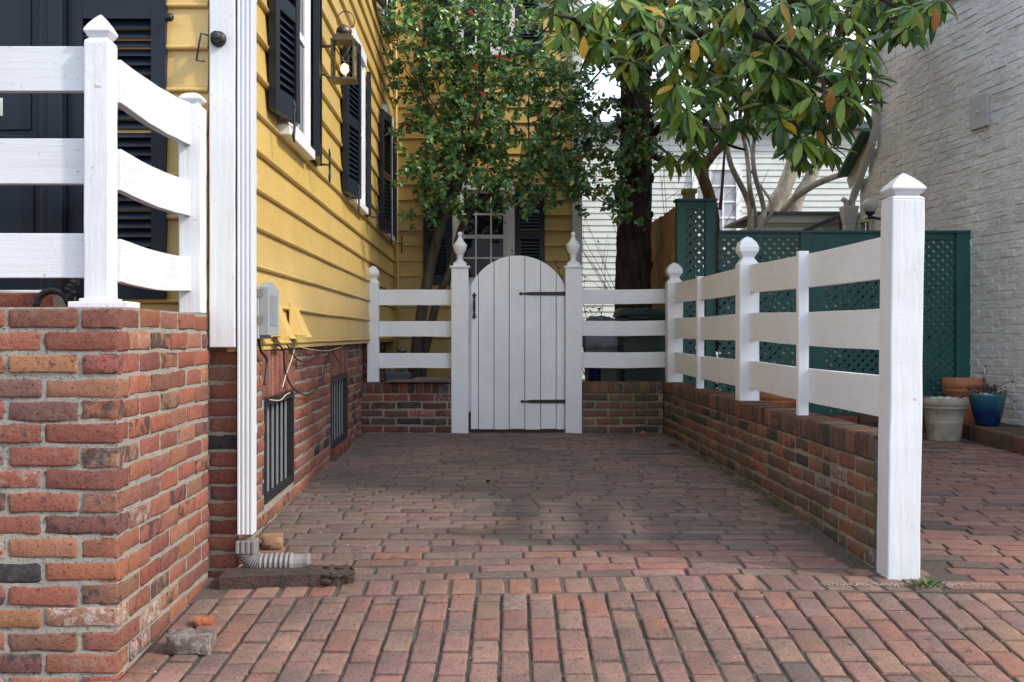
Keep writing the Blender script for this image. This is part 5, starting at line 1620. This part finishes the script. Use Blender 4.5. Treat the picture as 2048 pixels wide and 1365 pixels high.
for (px, py) in ros:
    dep = random.uniform(7.7, 8.6) if px > 1180 else random.uniform(8.0, 8.6)
    if py > 290: dep = random.uniform(8.6, 9.3)
    c = P3(px, py - 8, dep); rosette(c)
    tip = c + Vector((random.uniform(-.1, .1), .25, -.08)); mb.tube([c, c.lerp(tip, .5) + rv(.02), tip], [.005, .006, .007], 5, cap=False)
# deeper and higher part of the crown
poly = [(1100, -40), (1210, 120), (1300, 150), (1330, 230), (1450, 250), (1560, 240), (1700, 200), (1760, 90), (1860, -10), (1800, -90), (1500, -130), (1200, -110)]
def inside(x, y):
    r = False; j = len(poly) - 1
    for i in range(len(poly)):
        if (poly[i][1] > y) != (poly[j][1] > y) and x < (poly[j][0] - poly[i][0]) * (y - poly[i][1]) / (poly[j][1] - poly[i][1]) + poly[i][0]: r = not r
        j = i
    return r
k = 0
while k < 170:
    px, py = random.uniform(1100, 1880), random.uniform(-130, 250)
    if not inside(px, py): continue
    if py > 0 and random.random() < .25: continue
    k += 1; c = P3(px, py, random.uniform(8.4, 10.4)); rosette(c)
    if k % 2: mb.tube([c, c + Vector((random.uniform(-.15, .15), .2, -.15)), c + Vector((random.uniform(-.3, .3), .5, -.25))], [.005, .007, .009], 5, cap=False)
mb.build('trunk', BARK_DARK, mg)
for (px, py, dep) in ((1168, 92, 8.0), (1388, 100, 7.8), (1580, 68, 7.8), (1870, 35, 7.8), (1660, 195, 7.7)):
    c = P3(px, py - 20, dep); pts.append((c, Vector((random.uniform(-.2, .2), -.1, -1)).normalized(), Vector((0, -1, .2)))); Ls.append(.17); Ws.append(.065); cols.append((.6, .34, .02) if px < 1500 else (.40, .17, .04))
mb = MB(); fill(mb, *leaves_mesh(pts, cols, Ls, Ws, .22, .25, 5)); mb.build('crown', MAGNOLIA, mg)
mb = MB(); c = P3(1321, 48, 7.9); mb.ball(c, .022, 10, (1, 1, 1.6)); mb.tube([c - Vector((0, 0, .03)), c - Vector((.004, 0, .12))], .005, 6); mb.build('seed_cone', plain('seed_cone', (.30, .20, .14), .9, 0, .3, 60, .01), mg)

# bare trees behind the lattice
def twigs(mb, base, d, n, ln, r, lvl=0):
    for k in range(n):
        p = Vector(base); dd = (Vector(d) + rv(.55)).normalized(); pp = [p]
        for s in range(5):
            p = p + dd * (ln / 5); dd = (dd + rv(.22) + Vector((0, 0, .06))).normalized(); pp.append(p)
        mb.tube(pp, [r * (1 - .15 * i) for i in range(6)], 5, cap=False)
        if lvl < 2: twigs(mb, pp[3], dd, 3, ln * .6, r * .5, lvl + 1)

cm = thing('bare_tree', 'smooth pale multi stemmed bare tree behind the green lattice', 'tree', at(1480, 640, 12.5)[:2] + (.2,))
mb = MB(); yd = 12.5
for b, r in (([(1500, 700), (1502, 460), (1495, 400), (1462, 330), (1452, 270), (1455, 210), (1440, 100)], .044), ([(1515, 700), (1512, 460), (1500, 380), (1495, 320), (1485, 260), (1478, 180), (1490, 60)], .036), ([(1525, 700), (1520, 470), (1528, 420), (1510, 350), (1506, 300), (1515, 260), (1530, 200), (1560, 80)], .038), ([(1505, 470), (1545, 420), (1520, 370), (1500, 340)], .022)):
    limb(mb, [P3(x, y, yd + random.uniform(-.1, .1)) for (x, y) in b], r, r * .4, 9, .04)
twigs(mb, P3(1450, 230, yd), (-.3, 0, 1), 4, .9, .012); twigs(mb, P3(1520, 250, yd), (.4, 0, 1), 5, .9, .012); twigs(mb, P3(1480, 190, yd), (0, 0, 1), 5, 1.0, .012)
mb.build('trunk', BARK_PALE, cm)
rt = thing('bare_tree', 'reddish brown bare trunk just behind the tall green lattice post', 'tree', at(1420, 640, 11)[:2] + (.2,))
mb = MB(); yd = 11.0
limb(mb, [P3(1432, 700, yd), P3(1428, 480, yd), P3(1420, 400, yd), P3(1405, 345, yd), P3(1425, 310, yd), P3(1448, 280, yd), P3(1452, 200, yd), P3(1440, 100, yd)], .075, .03, 10)
limb(mb, [P3(1440, 420, yd), P3(1444, 380, yd), P3(1448, 320, yd), P3(1452, 260, yd)], .018, .01, 6)
twigs(mb, P3(1405, 345, yd), (-.3, 0, 1), 3, .6, .008)
mb.build('trunk', BARK_RED, rt)
sy_ = thing('bare_tree', 'thick mottled pale trunk leaning in front of the pale house', 'tree', at(1540, 640, 14.5)[:2] + (.2,))
mb = MB(); yd = 14.5
limb(mb, [P3(1520, 800, yd), P3(1545, 450, yd), P3(1568, 380, yd), P3(1590, 320, yd), P3(1625, 220, yd), P3(1650, 80, yd), P3(1660, -60, yd)], .115, .075, 12)
limb(mb, [P3(1575, 640, yd), P3(1588, 430, yd), P3(1618, 360, yd), P3(1650, 300, yd), P3(1668, 260, yd), P3(1700, 120, yd)], .095, .055, 10)
limb(mb, [P3(1560, 430, yd - .6), P3(1590, 396, yd - .8), P3(1625, 372, yd - 1), P3(1665, 355, yd - 1.2), P3(1700, 346, yd - 1.3)], .050, .034, 9)
twigs(mb, P3(1640, 120, yd), (.2, 0, 1), 5, 1.4, .02); twigs(mb, P3(1700, 120, yd), (.3, 0, 1), 5, 1.3, .02); twigs(mb, P3(1660, 20, yd), (-.3, 0, 1), 6, 1.4, .02)
mb.build('trunk', bark_mat('mottled_bark', (.22, .19, .15), (.46, .43, .37), 7, .01, (1, 1, .6)), sy_)
ft = thing('bare_tree', 'distant bare branching tree against the sky over the pale house', 'tree', (6.0, 27, .2))
mb = MB(); limb(mb, [Vector((5.6, 27, .2)), Vector((5.8, 27, 4)), Vector((5.6, 27, 7)), Vector((5.9, 27, 10))], .25, .06, 8)
for k in range(9): twigs(mb, (5.7 + random.uniform(-.2, .2), 27, random.uniform(4, 9)), (random.uniform(-1, 1), .2, .8), 3, 2.4, .035)
mb.build('trunk', BARK_PALE, ft)
# twiggy shrubs
def shrub(name, label, px, y, z0, n, ln, mat, leafcol=None):
    t = thing(name, label, 'shrub', (X(px, y), y, .2)); mb = MB(); pp_ = []
    for k in range(n):
        p = Vector((X(px, y) + random.uniform(-.08, .08), y + random.uniform(-.1, .1), z0)); d = (Vector((random.uniform(-.7, .7), random.uniform(-.3, .3), 1))).normalized(); pp = [p]
        for s in range(7):
            p = p + d * (ln / 7) * random.uniform(.7, 1.2); d = (d + rv(.16)).normalized(); pp.append(p)
        mb.tube(pp, [.008, .007, .006, .005, .004, .0035, .003, .002], 4, cap=False)
        for s in (3, 4, 5, 6):
            q = pp[s]; e_ = (d + rv(.9)).normalized(); q2 = q + e_ * ln * .18; mb.tube([q, q.lerp(q2, .5) + rv(.01), q2], [.003, .0022, .0014], 4, cap=False); pp_.append(q2)
    mb.build('stems', mat, t)
    if leafcol:
        pl = []; 
        for q in pp_:
            for k in range(3): pl.append((q + rv(.02), (rv() + Vector((0, 0, -.6))).normalized(), rv()))
        mb = MB(); fill(mb, *leaves_mesh(pl, [leafcol] * len(pl), [random.uniform(.03, .055) for _ in pl], [.014] * len(pl), .1, .3)); mb.build('leaves', HOLLY, t)
shrub('shrub', 'sparse reddish twiggy shrub behind the fence right of the gate', 1200, 10.4, .3, 8, 1.75, plain('red_stem', (.10, .05, .045), .9), (.13, .045, .035))
shrub('shrub', 'thin bare twiggy shrub rising over the cedar boards', 1335, 12.2, .3, 16, 3.0, TWIG)
shrub('shrub', 'small green shrub below the window of the pale house', 1480, 15, .3, 16, 2.4, TWIG, (.06, .10, .03))

# ------------------------------------------------------------------ small growth and litter
def evergreen(label, cx, cy, w, h, col):  # shrubs added to darken the view through the lattice holes
    t = thing('added_evergreen', label, 'shrub', (cx, cy, .2)); mb = MB(); pl = []; cl = []
    for k in range(7):
        a = rv(); pp = [Vector((cx, cy, .2)), Vector((cx + a.x * w * .3, cy + a.y * .2, .2 + h * .5)), Vector((cx + a.x * w * .5, cy + a.y * .3, .2 + h * .9))]; mb.tube(pp, [.02, .014, .006], 5)
    mb.build('stems', TWIG, t)
    for k in range(1500):
        p = Vector((cx + random.gauss(0, .30) * w, cy + random.gauss(0, .16), .25 + h * random.random() ** .8)); kk = random.uniform(.6, 1.3)
        pl.append((p, (rv() + Vector((0, -.3, .2))).normalized(), (Vector((0, -.4, 1)) + rv(.5)).normalized())); cl.append(tuple(q * kk for q in col))
    mb = MB(); fill(mb, *leaves_mesh(pl, cl, [random.uniform(.05, .09) for _ in pl], [random.uniform(.028, .045) for _ in pl], .1, .3)); mb.build('crown', HOLLY, t)
evergreen('added dark evergreen shrub darkening the holes in the middle of the green lattice', 2.45, 10.25, .9, 1.45, (.022, .05, .022))
evergreen('added dark evergreen shrub darkening the lattice holes near the white brick wall', 3.55, 10.15, .8, 1.3, (.02, .045, .02))
def tuft(cx, cy, n, r, h, colr, spread=1.0, z=None):
    pl = []; cl = []; L_ = []; W__ = []
    for k in range(n):
        a = random.uniform(0, 6.28); q = random.random() ** .5 * r
        p = Vector((cx + q * math.cos(a) * spread, cy + q * math.sin(a), (G(cy, cx) if z is None else z) + random.uniform(0, h * .6)))
        d = (Vector((math.cos(a), math.sin(a), random.uniform(.3, 1.4)))).normalized()
        pl.append((p, d, Vector((0, 0, 1)))); kk = random.uniform(.6, 1.4); cl.append((colr[0] * kk, colr[1] * kk, colr[2] * kk)); L_.append(random.uniform(.4, 1) * h); W__.append(random.uniform(.15, .4) * h)
    return pl, cl, L_, W__
mb = MB(); fill(mb, *leaves_mesh(*tuft(X(1851, 3.97), 3.97, 90, .035, .03, (.07, .14, .03), 1.4)))
tag(mb.build('weed', HOLLY), 'small bright green weed at the foot of the tall white post', 'weed')
A_ = [[], [], [], []]
y = 4.3
while y < 7.6:
    dens = max(0, mnoise.noise(Vector((y * 2.3, 3.1, 0))) + .35)
    for part, v in zip(A_, tuft(1.47 - .02 - random.random() * .03, y, int(26 * dens), .035, .018, (.065, .095, .022))): part.extend(v)
    y += .035
for k in range(70):
    x_, y_ = random.uniform(-.9, 1.4), random.uniform(3.97, 5.6)
    for part, v in zip(A_, tuft(x_, y_, 10, .014, .010, (.075, .085, .03))): part.extend(v)
for k in range(80):
    i = random.randint(-10, 24); y_ = random.uniform(3.1, 3.9)
    for part, v in zip(A_, tuft(i * cw + .012 + cw / 2 + (3.965 - y_) * a_s * -1 * 0 - (y_ - 3.965) * .0245 * -1, y_, 9, .010, .008, (.08, .085, .035))): part.extend(v)
mb = MB(); fill(mb, *leaves_mesh(*A_)); kind(mb.build('moss', HOLLY), 'stuff', 'green moss and small weeds in the joints along the low wall')
# dry leaves
dl = plain('dry_leaf', (.30, .15, .06), .8, 0, .4, 60)
dlo = plain('orange_leaf', (.48, .13, .04), .8, 0, .3, 60)
def dry(px, py, size, mat, label, y=None):
    y = y or 5
    for _ in range(30): y = F * (CAMZ - G(y)) / (py - CY)
    x_ = X(px, y); a = random.uniform(0, 6.28); d = Vector((math.cos(a), math.sin(a), .25)).normalized()
    V, Fc, C = leaves_mesh([(Vector((x_, y, G(y) + .010)), d, Vector((random.uniform(-.5, .5), random.uniform(-.5, .5), 1)))], [(1, 1, 1)], [size], [size * .5], .3, .6, 5)
    mb = MB(); fill(mb, V, Fc, C); return tag(mb.build('fallen_leaf', mat), label, 'leaf', 'fallen leaves on the bricks')
dry(1358, 898, .10, dl, 'curled tan leaf near the far end of the low wall')
dry(1293, 868, .07, dlo, 'orange leaf scrap at the wall corner behind the pad')
dry(982, 967, .05, plain('dark_leaf', (.06, .04, .03), .9), 'small dark leaf in the middle of the pad')
dry(1716, 1146, .035, dlo, 'tiny orange leaf next to the foot of the tall white post')
dry(2025, 903, .07, dlo, 'bright orange leaf before the brick bed edge')
mb = MB(); q0, q1 = at(1842, 897, 8.0), at(1898, 900, 7.7)
mb.tube([(X(1835, 7.75), 7.75, G(7.75) + .008), (X(1870, 7.72), 7.72, G(7.7) + .010), (X(1899, 7.68), 7.68, G(7.7) + .008)], .006, 6)
tag(mb.build('stick', plain('grey_stick', (.2, .19, .16), .9)), 'thin grey stick lying on the alley bricks before the cream pot', 'stick')
# gravel strip at the big post
mb = MB()
for k in range(420):
    x_ = random.uniform(1.22, 1.86); y_ = 4.0 + random.gauss(0, .012) - .02 * (x_ - 1.5)
    mb.ball((x_, y_, G(y_) + .002), random.uniform(.0014, .0036), 5, (1.3, 1.2, .6), smooth=False)
kind(mb.build('gravel', plain('pale_grit', (.27, .235, .19), .9, 0, .5, 160)), 'stuff', 'pale grit filling the joint around the foot of the tall post')
# pale crumbs on the paving
mb = MB()
for k in range(260):
    y_ = random.uniform(3.1, 8.5); x_ = random.uniform(-1.0, 1.45) if y_ > 4.2 else random.uniform(-1.0, 2.2)
    mb.ball((x_, y_, G(y_, x_) + .002), random.choice([.001, .0013, .0018, .0028]), 5, (1.4, 1.1, .6), smooth=False)
kind(mb.build('debris', plain('pale_crumbs', (.5, .46, .40), .9, 0, .4, 120)), 'stuff', 'pale crumbs scattered over the brick paving')

# ------------------------------------------------------------------ light, world, camera
EL = 37.0
hdir = Vector((.92, -.39, 0)).normalized()
SC.world = bpy.data.worlds.new('World'); SC.world.use_nodes = True
wn = SC.world.node_tree
sky = wn.nodes.new('ShaderNodeTexSky'); sky.sky_type = 'NISHITA'; sky.sun_disc = False
sky.sun_elevation = R(EL); sky.sun_rotation = math.atan2(hdir.x, hdir.y)
sky.air_density = 1.0; sky.dust_density = 1.5; sky.ozone_density = 1.0
bg = wn.nodes['Background']; bg.inputs['Strength'].default_value = .15
tc = wn.nodes.new('ShaderNodeTexCoord'); cn = wn.nodes.new('ShaderNodeTexNoise'); cn.inputs['Scale'].default_value = 3.2; cn.inputs['Detail'].default_value = 7; cn.inputs['Roughness'].default_value = .6
cr = wn.nodes.new('ShaderNodeValToRGB'); cr.color_ramp.elements[0].position = .38; cr.color_ramp.elements[1].position = .62
cm_ = wn.nodes.new('ShaderNodeMix'); cm_.data_type = 'RGBA'; cm_.inputs[7].default_value = (5.0, 5.3, 5.9, 1)
wn.links.new(tc.outputs['Generated'], cn.inputs['Vector']); wn.links.new(cn.outputs['Fac'], cr.inputs['Fac']); wn.links.new(cr.outputs['Color'], cm_.inputs[0])
wn.links.new(sky.outputs[0], cm_.inputs[6]); wn.links.new(cm_.outputs[2], bg.inputs['Color'])
sun = bpy.data.lights.new('sun', 'SUN'); sun.energy = 1.4; sun.angle = R(4.0); sun.color = (1.0, .93, .82)
so = bpy.data.objects.new('sun', sun); COL.objects.link(so)
ldir = -(hdir * math.cos(R(EL)) + Vector((0, 0, math.sin(R(EL)))))
so.rotation_euler = ldir.to_track_quat('-Z', 'Y').to_euler(); so.location = (6, -4, 8)

cam = bpy.data.cameras.new('camera'); co = bpy.data.objects.new('camera', cam); COL.objects.link(co)
co.location = (0, 0, CAMZ); co.rotation_euler = (R(90), 0, 0)
cam.sensor_width = 36; cam.lens = 36 * F / 2048
cam.shift_x = (1024 - CX) / 2048; cam.shift_y = -(682.5 - CY) / 2048
cam.clip_start = .05; cam.clip_end = 1000
SC.camera = co
SC.view_settings.view_transform = 'Standard'; SC.view_settings.look = 'None'; SC.view_settings.gamma = 1
SC.view_settings.exposure = 1.32
SC.cycles.max_bounces = 8
